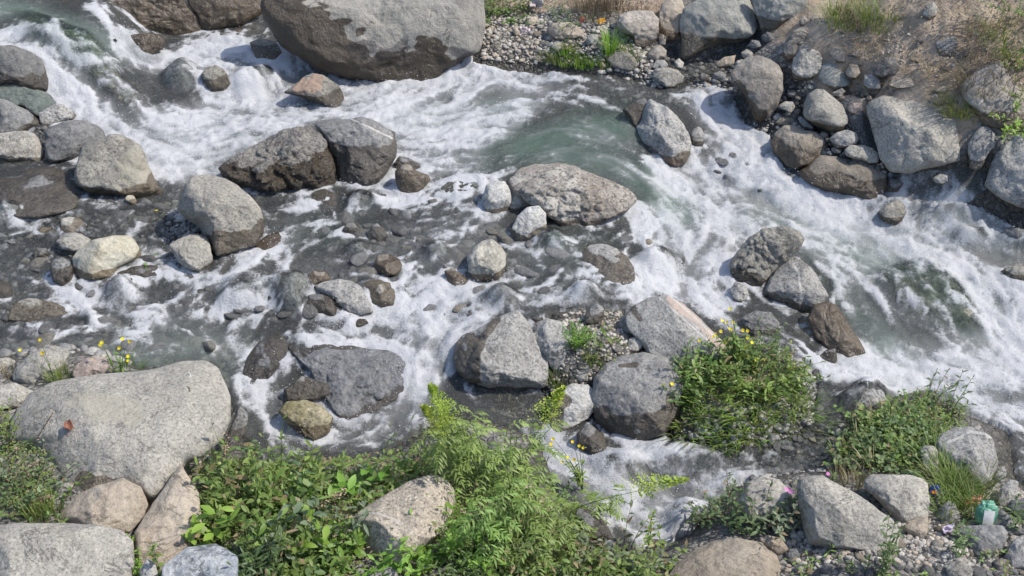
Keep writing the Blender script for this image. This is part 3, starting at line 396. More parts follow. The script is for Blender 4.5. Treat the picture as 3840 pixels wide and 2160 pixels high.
|L|granite|w.0,l.4|grey stone left of the green packet|1340,1010 1380,930 1440,882 1490,900 1530,970 1540,1045 1480,1075 1380,1065
|L|slate|w.0,l.5|grey rock right of the green packet|1765,1060 1780,980 1840,945 1900,990 1960,1080 2060,1100 2060,1150 1850,1130
|L|slate|w.0,l.5|cracked grey rock at the right frame edge behind the green packet|1860,940 1920,880 2060,840 2090,1040 1980,1020
|L|granite|w.1,l.4|grey rock at the waterline right of the large round granite boulder's foot|1810,850 1840,780 1900,720 1970,740 1960,840 1900,910 1820,940
|L|granite|w.2,l.4|small round stone at the waterline right of the large round granite boulder|1780,690 1800,620 1860,620 1885,670 1850,740 1790,745
|L|granite|w.0,l.6|grey rock at the right frame edge in the bottom corner|1870,1290 1930,1180 2090,1100 2090,1400 1900,1400
|L|slate|w.0,l.4|bluish stone in the weeds beside the coloured wrapper|1300,780 1330,755 1390,830 1380,875 1310,860
|L|tan|w.0,l.4|brown stone at the left foot of the large wedge-shaped boulder|10,1180 60,1145 150,1160 200,1230 190,1290 100,1250
|L|slate|w.0,l.4|dark stone at the left foot of the large wedge-shaped boulder, below the brown one|215,1290 240,1240 320,1230 345,1290 290,1340 230,1335
|L|pale|w.0,l.4|round pale stone at the bottom edge, left of the pebbles|290,1400 310,1350 370,1340 390,1400 350,1440 300,1440
|L|mottle|w.0,l.5|wide mottled stone at the bottom edge among the pebbles|1420,1400 1450,1340 1560,1340 1640,1400 1620,1460 1450,1470
J1|J|tangranite2|w.0,l.6,d.8,r6,n.4|large tan granite boulder with a pale vein between the thicket and the ferny plants|700,1040 780,960 900,880 1040,800 1160,730 1290,690 1360,685 1440,720 1500,790 1510,890 1440,1090 1250,1240 1130,1370 1020,1400 900,1330 830,1260 780,1150
|P|granite|w.0,l.5|smooth grey stone at the bottom edge below the large tan granite boulder|900,1470 930,1440 970,1422 1000,1430 1010,1490 900,1490
|J|granite|w.0,l.5|small grey stone lying in the leafy thicket|705,715 760,690 830,720 845,760 750,755
"""
# extra marks on single rocks: id -> [(channel, radius px, outline in 2576-wide coordinates)]   channels: wet (also painted shade on ridge and g5), vein, alt
PAINT = {
'giant':[('wet',95,'660,-20 700,60 780,120 860,180'),('wet',62,'880,180 980,205 1080,205 1140,190'),('wet',40,'790,60 850,110 900,150'),('wet',36,'1080,125 1100,165'),('wet',30,'960,150 1050,165'),('alt',26,'890,125 925,120'),('alt',24,'1000,130 960,140'),('alt',22,'1150,130 1180,150')],
'veinslate':[('vein',1.6,'880,298 925,318 960,335 990,350'),('vein',1.3,'960,335 985,345')],
'r7':[('dim',44,'345,430 350,480 330,500'),('dim',26,'330,400 360,440')],
'orange':[('alt',22,'762,212 790,208')],
'bigE':[('wet',24,'535,605 580,612 640,600 665,560'),('wet',14,'540,590 560,600')],
'mid':[('wet',20,'1650,405 1700,410 1730,395'),('alt',14,'1655,400 1700,415')],
'ridge':[('wet',22,'1890,300 1910,296'),('wet',26,'1860,230 1880,270')],  # wet brown foot; left stroke also paints the shadow of the lower left side
'peak':[('wet',34,'1140,870 1160,900 1160,940'),('wet',26,'1190,850 1180,900 1185,950'),('wet',14,'1250,800 1215,850 1200,880'),('wet',8,'1240,985 1340,982')],
'striped':[('alt',12,'1690,752 1740,795 1790,845 1815,880'),('vein',2,'1660,750 1700,785 1750,830 1790,865 1810,880'),('vein',2,'1690,748 1750,800 1800,850'),('wet',13,'1590,775 1608,800')],
'g4':[('wet',38,'1500,1060 1560,1070 1640,1060 1690,1040'),('wet',34,'1500,1100 1600,1110 1680,1090'),('wet',7,'1560,920 1600,918')],
'g5':[('wet',16,'1390,1060 1395,1000'),('wet',22,'1395,1080 1410,1010')],  # strokes darken the boulder's shaded left side in colour, through the wet mask
'J1':[('vein',2.2,'914,1291 944,1291 977,1300 1010,1316')],
'wl':[('vein',2.5,'1995,660 2010,690 2014,730 2012,775')],
'L3':[('vein',3,'2382,1113 2416,1100 2439,1085 2472,1090 2492,1100')],
'lean':[('wet',20,'1850,690 1900,715')],
'bigW':[('wet',5,'318,1176'),('wet',6,'474,976 478,980'),('wet',4,'590,1030 600,1032'),('wet',5,'237,1225 262,1228'),('wet',4,'430,1010'),('wet',22,'215,1215 255,1222 300,1226'),('dim',30,'200,1010 330,1040')],
}
# ------------------------------------------------------------------ materials
def nt(name):
    m = bpy.data.materials.new(name); m.use_nodes = True; t = m.node_tree
    for n in list(t.nodes):
        if n.type != 'OUTPUT_MATERIAL': t.nodes.remove(n)
    return m, t, t.nodes['Material Output']
class N:
    def __init__(s, t): s.t = t
    def new(s, typ, **kw):
        n = s.t.nodes.new(typ)
        for k, v in kw.items(): setattr(n, k, v)
        return n
    def put(s, inp, v):
        if hasattr(v, 'bl_idname') or isinstance(v, bpy.types.NodeSocket): s.t.links.new(v, inp)
        elif isinstance(v, tuple) and len(v) == 3 and inp.type == 'RGBA': inp.default_value = (*v, 1)
        else: inp.default_value = v
    def attr(s, name): return s.new('ShaderNodeAttribute', attribute_name=name).outputs['Fac']
    def math(s, op, a, b=0., clamp=False):
        n = s.new('ShaderNodeMath', operation=op, use_clamp=clamp); s.put(n.inputs[0], a); s.put(n.inputs[1], b); return n.outputs[0]
    def mul(s, a, b): return s.math('MULTIPLY', a, b)
    def add(s, a, b): return s.math('ADD', a, b)
    def step(s, a, b, x):
        n = s.new('ShaderNodeMapRange', interpolation_type='SMOOTHSTEP'); s.put(n.inputs[0], x); n.inputs[1].default_value = a; n.inputs[2].default_value = b; return n.outputs[0]
    def lin(s, x, a, b, c, d):
        n = s.new('ShaderNodeMapRange'); s.put(n.inputs[0], x); n.inputs[1].default_value = a; n.inputs[2].default_value = b; n.inputs[3].default_value = c; n.inputs[4].default_value = d; return n.outputs[0]
    def mix(s, f, a, b, mode='MIX'):
        n = s.new('ShaderNodeMix', data_type='RGBA', blend_type=mode); s.put(n.inputs[0], f); s.put(n.inputs[6], a); s.put(n.inputs[7], b); return n.outputs[2]
    def noise(s, vec, sc, det=4, rough=.55, dist=0.):
        n = s.new('ShaderNodeTexNoise'); s.put(n.inputs['Vector'], vec); n.inputs['Scale'].default_value = sc; n.inputs['Detail'].default_value = det
        n.inputs['Roughness'].default_value = rough; n.inputs['Distortion'].default_value = dist; return n.outputs[0]
    def voro(s, vec, sc, feat='F1', out='Distance', rnd=1.):
        n = s.new('ShaderNodeTexVoronoi', feature=feat); s.put(n.inputs['Vector'], vec); n.inputs['Scale'].default_value = sc; n.inputs['Randomness'].default_value = rnd; return n.outputs[out]
    def vscale(s, vec, k):
        n = s.new('ShaderNodeMapping'); s.put(n.inputs[0], vec); n.inputs['Scale'].default_value = k; return n.outputs[0]
    def bump(s, h, st, d, nrm=None):
        n = s.new('ShaderNodeBump'); s.put(n.inputs['Height'], h); n.inputs['Strength'].default_value = st; n.inputs['Distance'].default_value = d
        if nrm is not None: s.t.links.new(nrm, n.inputs['Normal'])
        return n.outputs[0]
    def pbsdf(s, colr, rough, nrm=None, spec=.4):
        n = s.new('ShaderNodeBsdfPrincipled'); s.put(n.inputs['Base Color'], colr); s.put(n.inputs['Roughness'], rough); n.inputs['Specular IOR Level'].default_value = spec
        if nrm is not None: s.t.links.new(nrm, n.inputs['Normal'])
        return n.outputs[0]
    def coords(s):
        oi = s.new('ShaderNodeObjectInfo'); tc = s.new('ShaderNodeTexCoord')
        c = s.new('ShaderNodeCombineXYZ'); r = s.mul(oi.outputs['Random'], 37.)
        for k in range(3): s.put(c.inputs[k], r)
        v = s.new('ShaderNodeVectorMath', operation='ADD'); s.put(v.inputs[0], tc.outputs['Object']); s.put(v.inputs[1], c.outputs[0])
        return v.outputs[0], oi.outputs['Random']

def rockmat(name, c1, c2, spk=.6, spks=70., spot=.0, stripe=0., rough=.85, c3=None, bumpd=.012, cr=0.):
    m, t, out = nt(name); n = N(t); co, rnd = n.coords()
    co = n.vscale(co, (1, 1, 1))
    wob = n.noise(co, 5, 4)
    base = n.mix(n.step(.36, .64, n.noise(co, 3.2, 6, .6)), c1, c2)
    if c3: base = n.mix(n.step(.52, .68, n.noise(co, 2.1, 5, .65, .4)), base, c3)
    if stripe:
        sv = n.vscale(co, (3, 3, 34)); base = n.mix(n.mul(n.step(.4, .66, n.noise(sv, 1.4, 4, .6, .8)), stripe), base, tuple(x*.45 for x in c1))
    # mineral grain
    g1 = n.noise(co, spks, 3, .7); g2 = n.voro(co, spks*1.3, 'F1', 'Color')
    gsep = n.new('ShaderNodeSeparateColor'); t.links.new(g2, gsep.inputs[0])
    dark = n.mul(n.step(.50, .62, g1), spk)
    base = n.mix(dark, base, tuple(x*.22 for x in c1))
    lite = n.mul(n.step(.78, .9, gsep.outputs[0]), spk*.55)
    base = n.mix(lite, base, tuple(min(.8, x*1.55) for x in c2))
    if spot:
        base = n.mix(n.mul(n.step(.60, .66, n.noise(co, 7, 3, .6)), spot), base, tuple(x*.35 for x in c1))
    ck = n.math('ABSOLUTE', n.add(n.noise(co, 2.3, 6, .6, .5), -.5)); ck2 = n.step(.45, .6, n.noise(co, 3.1, 2))
    base = n.mix(n.mul(n.mul(n.step(.012, .002, ck), ck2), .75), base, tuple(x*.3 for x in c1))
    g3 = n.noise(co, 26, 4, .75); base = n.mix(n.mul(n.step(.53, .7, g3), .4+.3*spk), base, tuple(x*.42 for x in c1))
    # weathering: broad tone, lichen-like pale blots, thin cracks
    base = n.mix(n.mul(n.step(.56, .74, n.noise(co, 11, 5, .7)), .35), base, tuple(min(.8, x*1.35) for x in c2))
    base = n.mix(n.mul(n.step(.52, .72, n.noise(co, 5.3, 6, .68, .4)), .6), base, tuple(x*.55 for x in c1))
    hs = n.new('ShaderNodeHueSaturation'); n.put(hs.inputs['Value'], n.lin(rnd, 0, 1, .86, 1.14)); n.put(hs.inputs['Color'], base); base = hs.outputs[0]
    wet, vein, alt, dim = n.attr('wet'), n.attr('vein'), n.attr('alt'), n.attr('dim')
    base = n.mix(n.step(.25, .6, alt), base, (.47, .38, .32) if name != 'giant_stone' else (.16, .15, .14))
    if name == 'mottled_stone': base = n.mix(n.mul(n.step(.25, .6, alt), .5), base, (.24, .135, .07))
    base = n.mix(n.mul(n.step(.3, .6, vein), .8), base, (.56, .53, .48))
    base = n.mix(n.mul(n.step(.2, .8, n.add(dim, n.mul(n.add(n.noise(co, 8, 4), -.5), .8))), .6), base, (.42, .385, .30))
    wn_ = n.step(.38, .62, n.add(wet, n.mul(n.add(n.noise(co, 9, 5, .65), -.5), .9)))
    tint = n.mix(n.noise(co, 4, 3), (.42, .39, .355), (.33, .265, .19)) if name != 'giant_stone' else n.mix(n.noise(co, 4, 3), (.25, .22, .19), (.20, .145, .09))
    base = n.mix(wn_, base, n.mix(1., base, tint, 'MULTIPLY'))
    ro = n.lin(n.mul(wn_, 1), 0, 1, rough, .22)
    if cr:
        rid = n.math('ABSOLUTE', n.add(n.noise(co, 7, 5, .6, 1.), -.5)); h2 = n.noise(co, 19, 6, .72, .8)
        h = n.add(n.mul(n.step(0, .12, rid), .45), h2)
        nr = n.bump(h, cr, .05)
    else: nr = n.bump(n.noise(co, 7, 8, .68, .3), 1., .045)
    nr = n.bump(n.noise(co, 55, 5, .7), .7, bumpd*.5, nr)
    t.links.new(n.pbsdf(base, ro, nr, .5), out.inputs[0]); return m
MAT = {}
def mats():
    g = rockmat
    MAT['granite'] = g('granite', (.31,.30,.28), (.42,.405,.37), .62, 58)
    MAT['greygranite'] = g('grey_granite', (.27,.26,.245), (.36,.35,.325), .5, 58, stripe=.35)
    MAT['tangranite'] = g('light_granite', (.35,.33,.285), (.45,.42,.36), .5, 60, spot=.25)
    MAT['tangranite2'] = g('tan_granite', (.38,.33,.26), (.48,.42,.33), .7, 62)
    MAT['wetslab'] = g('wet_slab_stone', (.15,.151,.152), (.225,.225,.224), .5, 50, rough=.35)
    MAT['flood'] = g('flooded_granite', (.28,.277,.27), (.41,.405,.395), .8, 44)
    MAT['darkgranite'] = g('dark_granite', (.17,.17,.165), (.27,.265,.25), .75, 60)
    MAT['pale'] = g('pale_stone', (.38,.355,.305), (.48,.455,.395), .45, 56, spot=.3, stripe=.2)
    MAT['white'] = g('white_lichened_stone', (.48,.47,.43), (.62,.61,.57), .5, 60, spot=.2)
    MAT['cream'] = g('cream_stone', (.50,.45,.33), (.58,.55,.44), .3, 55, spot=.4)
    MAT['creamgrey'] = g('cream_grey_stone', (.35,.33,.28), (.52,.49,.41), .5, 55, spot=.3, stripe=.3)
    MAT['slate'] = g('slate_stone', (.20,.198,.19), (.285,.28,.268), .4, 55, stripe=.45)
    MAT['green'] = g('green_slate', (.17,.20,.175), (.26,.285,.25), .3, 50, stripe=.35)
    MAT['dark'] = g('dark_stone', (.16,.157,.15), (.24,.233,.215), .4, 55)
    MAT['brown'] = g('brown_stone', (.21,.18,.14), (.32,.28,.225), .3, 50, cr=.35)
    MAT['brownmottle'] = g('brown_mottled_stone', (.22,.19,.155), (.33,.30,.26), .7, 48, c3=(.42,.40,.35), cr=.35)
    MAT['crinkle'] = g('crinkled_stone', (.30,.275,.24), (.46,.43,.38), .5, 50, cr=1.0)
    MAT['mottle'] = g('mottled_stone', (.24,.225,.19), (.37,.35,.30), .6, 48, c3=(.45,.42,.35))
    MAT['olive'] = g('olive_stone', (.19,.19,.14), (.32,.31,.24), .9, 34)
    MAT['mossy'] = g('mossy_stone', (.24,.21,.10), (.36,.32,.22), .6, 45)
    MAT['tan'] = g('tan_stone', (.41,.34,.26), (.51,.44,.345), .25, 50, spot=.2)
    MAT['tangrey'] = g('dusty_stone', (.34,.30,.25), (.45,.405,.345), .35, 45, spot=.2, stripe=.35)
    MAT['pink'] = g('pinkish_stone', (.38,.30,.26), (.46,.39,.34), .4, 50)
    MAT['slab'] = g('flat_block_stone', (.33,.325,.285), (.41,.40,.35), .25, 40, spot=.12)
    MAT['spotted'] = g('dark_spotted_stone', (.38,.36,.31), (.5,.47,.41), .4, 45, spot=.95)
    MAT['marble'] = g('banded_stone', (.33,.36,.39), (.6,.6,.58), .5, 40, spot=.9)
    MAT['giant'] = g('giant_stone', (.30,.285,.25), (.38,.355,.305), .15, 40, spot=.3)
    # water: clear film over the bed, murky where deep, white where aerated
    m, t, out = nt('stream_water'); n = N(t)
    geo = n.new('ShaderNodeNewGeometry').outputs['Position']
    fo, li, gr, mu, l2 = n.attr('foam'), n.attr('streak'), n.attr('green'), n.attr('murk'), n.attr('fine'); la = n.attr('lace')
    fine = n.noise(geo, 55, 5, .78); mid = n.noise(geo, 13, 5, .68, .5); vf = n.step(.5, .62, n.noise(geo, 120, 2, .6))
    x = n.add(n.add(n.mul(n.add(fo, -.06), 1.22), n.mul(n.add(li, -.5), .95)), n.add(n.mul(n.add(fine, -.5), 1.05), n.mul(n.add(mid, -.5), .25)))
    x = n.add(x, n.mul(n.add(l2, -.5), .45))
    x = n.add(x, n.mul(n.add(la, -.35), .22))
    f = n.mul(n.math('POWER', n.step(.06, .95, x), 1.15), .97)
    lace = n.step(.66, .86, n.add(n.add(n.mul(la, .5), n.mul(l2, .25)), n.mul(n.noise(geo, 85, 3, .7), .55))); f = n.math('MAXIMUM', f, n.mul(lace, n.lin(fo, 0, .35, .15, .62)))
    body = n.mix(gr, (.25,.258,.25), (.16,.24,.19))
    body = n.mix(n.mul(n.step(.4, .85, n.add(n.mul(li, .7), n.mul(fine, .3))), .5), body, (.36,.385,.375))
    fc = n.mix(n.step(.25, .75, n.add(n.mul(li, .6), n.add(n.mul(la, .22), n.mul(fine, .4)))), (.33,.345,.355), (.60,.605,.615))
    fc = n.mix(n.mul(gr, .45), fc, (.39,.455,.42))
    colr = n.mix(f, body, fc)
    h = n.add(n.mul(fine, 1.1), n.add(n.mul(l2, .8), n.mul(mid, .4)))
    nr = n.bump(h, .6, .024)
    dif = n.new('ShaderNodeBsdfDiffuse'); n.put(dif.inputs[0], colr); t.links.new(nr, dif.inputs['Normal'])
    tr = n.new('ShaderNodeBsdfTransparent'); n.put(tr.inputs[0], n.mix(gr, (.84,.87,.85), (.5,.68,.56)))
    al = n.math('MAXIMUM', f, mu, True)
    mx = n.new('ShaderNodeMixShader'); n.put(mx.inputs[0], al); t.links.new(tr.outputs[0], mx.inputs[1]); t.links.new(dif.outputs[0], mx.inputs[2])
    fr = n.new('ShaderNodeFresnel'); fr.inputs[0].default_value = 1.33; t.links.new(nr, fr.inputs['Normal'])
    gl = n.new('ShaderNodeBsdfGlossy'); gl.inputs['Roughness'].default_value = .10; t.links.new(nr, gl.inputs['Normal'])
    m2 = n.new('ShaderNodeMixShader'); n.put(m2.inputs[0], n.mul(n.mul(fr.outputs[0], 1.0), n.lin(f, 0, 1, 1, .25))); t.links.new(mx.outputs[0], m2.inputs[1]); t.links.new(gl.outputs[0], m2.inputs[2])
    t.links.new(m2.outputs[0], out.inputs[0]); MAT['water'] = m
    # ground: pebbly bed, dusty soil, damp edge
    m, t, out = nt('ground_soil_and_pebbles'); n = N(t)
    geo = n.new('ShaderNodeNewGeometry').outputs['Position']; soil, damp = n.attr('soil'), n.attr('damp')
    vc = n.voro(geo, 22, 'F1', 'Color'); sp = n.new('ShaderNodeSeparateColor'); t.links.new(vc, sp.inputs[0])
    ed = n.voro(geo, 22, 'DISTANCE_TO_EDGE')
    peb = n.mix(sp.outputs[0], (.16,.155,.145), (.40,.38,.34)); peb = n.mix(n.step(.0, .22, n.add(ed, n.mul(n.noise(geo, 40, 3), .1))), (.15,.14,.125), peb)
    peb = n.mix(n.mul(n.step(.5, .62, n.noise(geo, 70, 3, .7)), .5), peb, (.09,.09,.085))
    so = n.mix(n.step(.35, .65, n.noise(geo, 4, 6, .65)), (.41,.315,.225), (.55,.445,.335))
    so = n.mix(n.mul(n.step(.5, .66, n.noise(geo, 24, 5, .75)), .6), so, (.17,.13,.095))
    so = n.mix(n.mul(n.step(.62, .7, n.noise(geo, 45, 3, .7)), .6), so, (.5,.45,.37))
    c = n.mix(n.step(.4, .6, n.add(soil, n.mul(n.add(n.noise(geo, 9, 4), -.5), .7))), peb, so)
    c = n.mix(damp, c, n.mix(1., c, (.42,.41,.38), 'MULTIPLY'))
    nr = n.bump(n.add(n.mul(n.step(0, .25, ed), n.lin(soil, 0, .6, 1., 0.)), n.noise(geo, 30, 5, .7)), .8, .02)
    nr = n.bump(n.noise(geo, 7, 6, .65), .8, .05, nr)
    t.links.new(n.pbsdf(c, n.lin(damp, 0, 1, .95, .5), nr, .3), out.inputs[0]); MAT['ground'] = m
    def leaf(name, a, b, tr=.3, rough=.5, dry=None):
        m, t, out = nt(name); n = N(t); lc = n.attr('tone'); oi = n.new('ShaderNodeObjectInfo').outputs['Random']
        c = n.mix(lc, a, b)
        if dry: c = n.mix(n.step(.88, .91, lc), c, dry)
        hs = n.new('ShaderNodeHueSaturation'); n.put(hs.inputs['Value'], n.lin(oi, 0, 1, .8, 1.2)); n.put(hs.inputs['Hue'], n.lin(n.math('FRACT', n.mul(oi, 7.3)), 0, 1, .485, .515)); n.put(hs.inputs['Color'], c); c = hs.outputs[0]
        p = n.pbsdf(c, rough, None, .45)
        tl = n.new('ShaderNodeBsdfTranslucent'); n.put(tl.inputs[0], n.mix(.5, c, (.30,.42,.05)) if tr > .2 else c)
        mx = n.new('ShaderNodeMixShader'); mx.inputs[0].default_value = tr; t.links.new(p, mx.inputs[1]); t.links.new(tl.outputs[0], mx.inputs[2])
        t.links.new(mx.outputs[0], out.inputs[0]); MAT[name] = m
    leaf('leaf_mid', (.125,.20,.045), (.27,.37,.10), dry=(.30,.22,.12))
    leaf('leaf_dark', (.075,.13,.045), (.16,.235,.09), .22)
    leaf('leaf_grey', (.13,.175,.10), (.25,.30,.185), .22, dry=(.28,.2,.12))
    leaf('leaf_fresh', (.17,.31,.04), (.30,.47,.08), .35)
    leaf('leaf_fern', (.14,.23,.045), (.28,.40,.10), .3)
    leaf('plume_yellow', (.33,.42,.05), (.52,.60,.09), .25)
    leaf('grass_green', (.13,.19,.045), (.28,.35,.10), .3, dry=(.36,.3,.15))
    leaf('grass_dry', (.24,.21,.11), (.42,.36,.21), .15)
    leaf('brush_brown', (.20,.155,.10), (.38,.30,.20), .05, .9)
    leaf('dry_seed', (.30,.21,.13), (.46,.35,.25), .1, .9)
    leaf('stem_green', (.10,.15,.05), (.18,.22,.08), .05)
    leaf('stem_brown', (.14,.10,.06), (.22,.16,.10), .0, .8)
    leaf('petal_yellow', (.80,.62,.01), (.88,.75,.04), .2)
    leaf('petal_pink', (.62,.20,.42), (.72,.28,.62), .2)
    leaf('petal_rose', (.62,.33,.30), (.7,.42,.38), .2)
    leaf('red_leaf', (.26,.09,.07), (.34,.13,.09), .1)
    leaf('green_plastic', (.17,.50,.34), (.32,.64,.48), .3, .3)
    leaf('white_label', (.72,.72,.70), (.8,.8,.78), .0, .5)
    leaf('red_paper', (.58,.19,.14), (.65,.27,.2), .1, .6)
    leaf('orange_plastic', (.75,.30,.03), (.8,.4,.05), .1, .4)
    leaf('blue_plastic', (.05,.09,.45), (.08,.12,.55), .05, .4)
    leaf('violet_plastic', (.62,.5,.66), (.75,.7,.76), .05, .4)
    leaf('pale_rag', (.5,.42,.42), (.6,.53,.52), .05, .8)
mats()
# ------------------------------------------------------------------ rock builder
_ico = {}
def ico(level):
    if level not in _ico:
        import bmesh
        bm = bmesh.new(); bmesh.ops.create_icosphere(bm, subdivisions=level, radius=1)
        V = np.array([v.co[:] for v in bm.verts]); F = np.array([[v.index for v in f.verts] for f in bm.faces]); bm.free()
        _ico[level] = (V/np.linalg.norm(V, axis=1)[:,None], F)
    return _ico[level]
def radial(pts, n=180, sm=2):
    """star radius of a 2-D outline about its area centre"""
    x, y = pts[:,0], pts[:,1]; x2, y2 = np.roll(x, -1), np.roll(y, -1); cr = x*y2-x2*y; A = cr.sum()/2
    c = np.array([((x+x2)*cr).sum(), ((y+y2)*cr).sum()])/(6*A)
    th = np.arange(n)/n*2*np.pi; r = np.full(n, 1e-3); q = pts-c
    for i in range(len(q)):
        a, b = q[i], q[(i+1) % len(q)]; e = b-a
        den = np.cos(th)*e[1]-np.sin(th)*e[0]; den = np.where(abs(den) < 1e-12, 1e-12, den)
        t = (a[0]*e[1]-a[1]*e[0])/den; s = (a[0]*np.sin(th)-a[1]*np.cos(th))/den
        r = np.where((t > 0) & (s >= -1e-6) & (s <= 1+1e-6), np.maximum(r, t), r)
    k = np.arange(-sm, sm+1); w = np.exp(-(k/(sm*.6+.01))**2); w /= w.sum()
    return c, sum(wi*np.roll(r, ki) for wi, ki in zip(w, k))
def rad_at(r, th):
    n = len(r); f = (th/(2*np.pi) % 1)*n; i = f.astype(int) % n; a = f-np.floor(f)
    return r[i]*(1-a)+r[(i+1) % n]*a
def ropts(s):
    o = dict(w=.3, l=.35, d=.75, f=6, n=1., r=0, s=False, h=.06)
    for k in s.split(','):
        if k == 's': o['s'] = True
        elif k: o[k[0]] = float(k[1:])
    return o
def parse():
    out = []
    for ln in ROCKS.strip().split('\n'):
        i, tile, mt, op, lab, pts = ln.split('|'); out.append([i, mt, ropts(op), lab, PX(tile, pts)])
    return out
RK = parse()
OUTL = [k[4] for k in RK]
Zg = [B]     # surface that rocks stand on: [ground-or-water]
def level_for(px): return 6 if px > 260 else 5 if px > 90 else 4 if px > 36 else 3
def facets(S, n, seed, lo=.62, hi=.9):
    g = np.random.default_rng(seed)
    for _ in range(int(n)):
        v = g.normal(size=3); v[2] = abs(v[2])+.6; v /= np.linalg.norm(v); d = g.uniform(lo, hi)
        e = S@v-d; S = S-np.where(e > 0, e*.86, 0)[:,None]*v
    return S
RINGS = []
def waterline(W):
    sd = sample(SD, W[:,0], W[:,1]); wz = sample(WZ, W[:,0], W[:,1]); ab = W[:,2]-wz; m = (np.abs(ab) < .022) & (sd < .05)
    RINGS.append((W[m,0], W[m,1])); return np.where(sd < .1, ab, 9.)
def paint_attrs(me, W, rid, wetf, z0, z1, seed, AB=None):
    """masks on the stone itself"""
    nz = fbm(W, 3.2, 4, seed)
    t = (W[:,2]-z0)/max(1e-4, z1-z0)
    wet = sstep(.10, -.10, t-wetf+nz*.16) if wetf > .02 else np.zeros(len(W))
    ch = dict(wet=wet, vein=np.zeros(len(W)), alt=np.zeros(len(W)), dim=np.zeros(len(W)))
    if rid in PAINT:
        x, y = proj(W); x = x+nz*6*0; 
        for c, rad, s in PAINT[rid]:
            p = PX('P', s); p = np.vstack([p, p]) if len(p) == 1 else p; d = np.full(len(W), 1e9)
            for a, b in zip(p[:-1], p[1:]): d = np.minimum(d, seg_dist(x, y, a, b)[0])
            jj = fbm(W, 9, 4, seed+5)*rad*.9 if c != 'vein' else fbm(W, 12, 2, seed+5)*.5
            ch[c] = np.maximum(ch[c], 1-sstep(.6*rad, 1.15*rad+.5, d+jj))
    if AB is not None: ch['wet'] = np.maximum(ch['wet'], sstep(.075, .0, AB+nz*.05)*.9)
    for k, v in ch.items(): fattr(me, k, v)
def build_rock(idx, spec, surf):
    rid, mt, o, lab, pts = spec; seed = 100+idx*7
    wpx = pts[:,0].max()-pts[:,0].min(); lev = int(o['r']) or level_for(wpx)
    S, F = ico(lev)
    nm = 'boulder' if wpx > 75 else 'stone'
    if o['s']:      # flooded rock: a low dome lying on the bed under the film of water
        P = hits(pts, B)[:,:2]; c, r = radial(P); th = np.arctan2(S[:,1], S[:,0]); q = np.hypot(S[:,0], S[:,1])**.85
        rr = rad_at(r, th); V = np.stack([S[:,0]*0+np.cos(th)*rr*q, np.sin(th)*rr*q, np.zeros(len(S))], -1)
        hgt = o['h']*1.9; W = V+np.array([*c, 0]); zb = sample(B, W[:,0], W[:,1])
        W[:,2] = zb + (S[:,2])*np.where(S[:,2] > 0, hgt, .1) - .035
        W[:,2] += fbm(W, 4, 4, seed)*.03*np.clip(rr.mean()/.3, .3, 1)
        W += (fbm(W, 5, 4, seed+3)*.05+fbm(W, 14, 3, seed+4)*.02)[:,None]*S*np.array([.3,.3,1])
        z0, z1 = W[:,2].min(), W[:,2].max(); o = dict(o); o['w'] = .0; size = r.mean()
    else:
        yb = pts[:,1].max(); hh = yb-pts[:,1].min(); cx = pts[pts[:,1] > yb-.25*hh][:,0].mean()
        A = hit(cx, yb-.07*hh, surf); cd = (lambda v: v/np.linalg.norm(v))(ray(pts[:,0].mean(), pts[:,1].mean()))
        nrm = -cd*(1-o['l'])+np.array([0, 0, 1])*o['l']; nrm /= np.linalg.norm(nrm)
        rr_ = ray(pts[:,0], pts[:,1]); tt = ((A-CAM)@nrm)/(rr_@nrm); Q = CAM+rr_*tt[:,None]
        U = np.array([1., 0, 0]); U -= nrm*(U@nrm); U /= np.linalg.norm(U); Vv = np.cross(nrm, U)
        q2 = np.stack([(Q-A)@U, (Q-A)@Vv], -1); c, r = radial(q2, 180, 1)
        size = r.mean(); rmin = np.percentile(r, 12)
        S2 = facets(S.copy(), o['f'], seed)
        sc = np.hypot(S2[:,0], S2[:,1]); th = np.arctan2(S2[:,1], S2[:,0])
        bn = ((th/(2*np.pi) % 1)*48).astype(int) % 48; mx = np.ones(48); np.maximum.at(mx*0, bn, sc); mb = np.zeros(48); np.maximum.at(mb, bn, sc); mb = np.where(mb < .3, 1, mb); mb = (np.roll(mb, 1)+2*mb+np.roll(mb, -1))/4; sc = sc/rad_at(mb, th-np.pi/48)
        q = np.clip(sc, 0, 1)**.88; rr = rad_at(r, th)
        D = o['d']*rmin*1.05
        wz = np.sign(S2[:,2])*np.abs(S2[:,2])**.9*D
        base = A + (c[0]+np.cos(th)*rr*q)[:,None]*U + (c[1]+np.sin(th)*rr*q)[:,None]*Vv
        W = base - cd*wz[:,None]
        nn = fbm(W, 1.3/size, 3, seed)*.10*o['n'] + fbm(W, 4.2/size, 5, seed+9, .6)*.06*o['n']
        rid2 = 1-np.abs(fbm(W, 2.3/size, 4, seed+21)); nn = nn+(np.clip(rid2-.70, 0, 1))*-.22*o['n']
        edge = 1-.75*sstep(.72, .98, q)      # keep the outline, roughen the faces
        Nrm = S2[:,[0]]*U+S2[:,[1]]*Vv-cd*S2[:,[2]]
        W = W+(nn*size*edge)[:,None]*Nrm
        fineq = fbm(W, 11, 3, seed+31)*.007*min(1.5, o['n']); W = W+fineq[:,None]*Nrm
        cz = sample(surf, W[:,0], W[:,1]); z0 = max(W[:,2].min(), float(A[2])-.02); z1 = W[:,2].max()
    org = np.array([W[:,0].mean(), W[:,1].mean(), W[:,2].min()])
    me = mesh_np(nm, W-org, F); paint_attrs(me, W, rid, o['w'], z0, z1, seed, None if o['s'] else waterline(W))
    ob = link(nm, me, MAT[mt], None, org.tolist()); tag(ob, lab, 'boulder' if nm == 'boulder' else 'rock')
    return ob, W
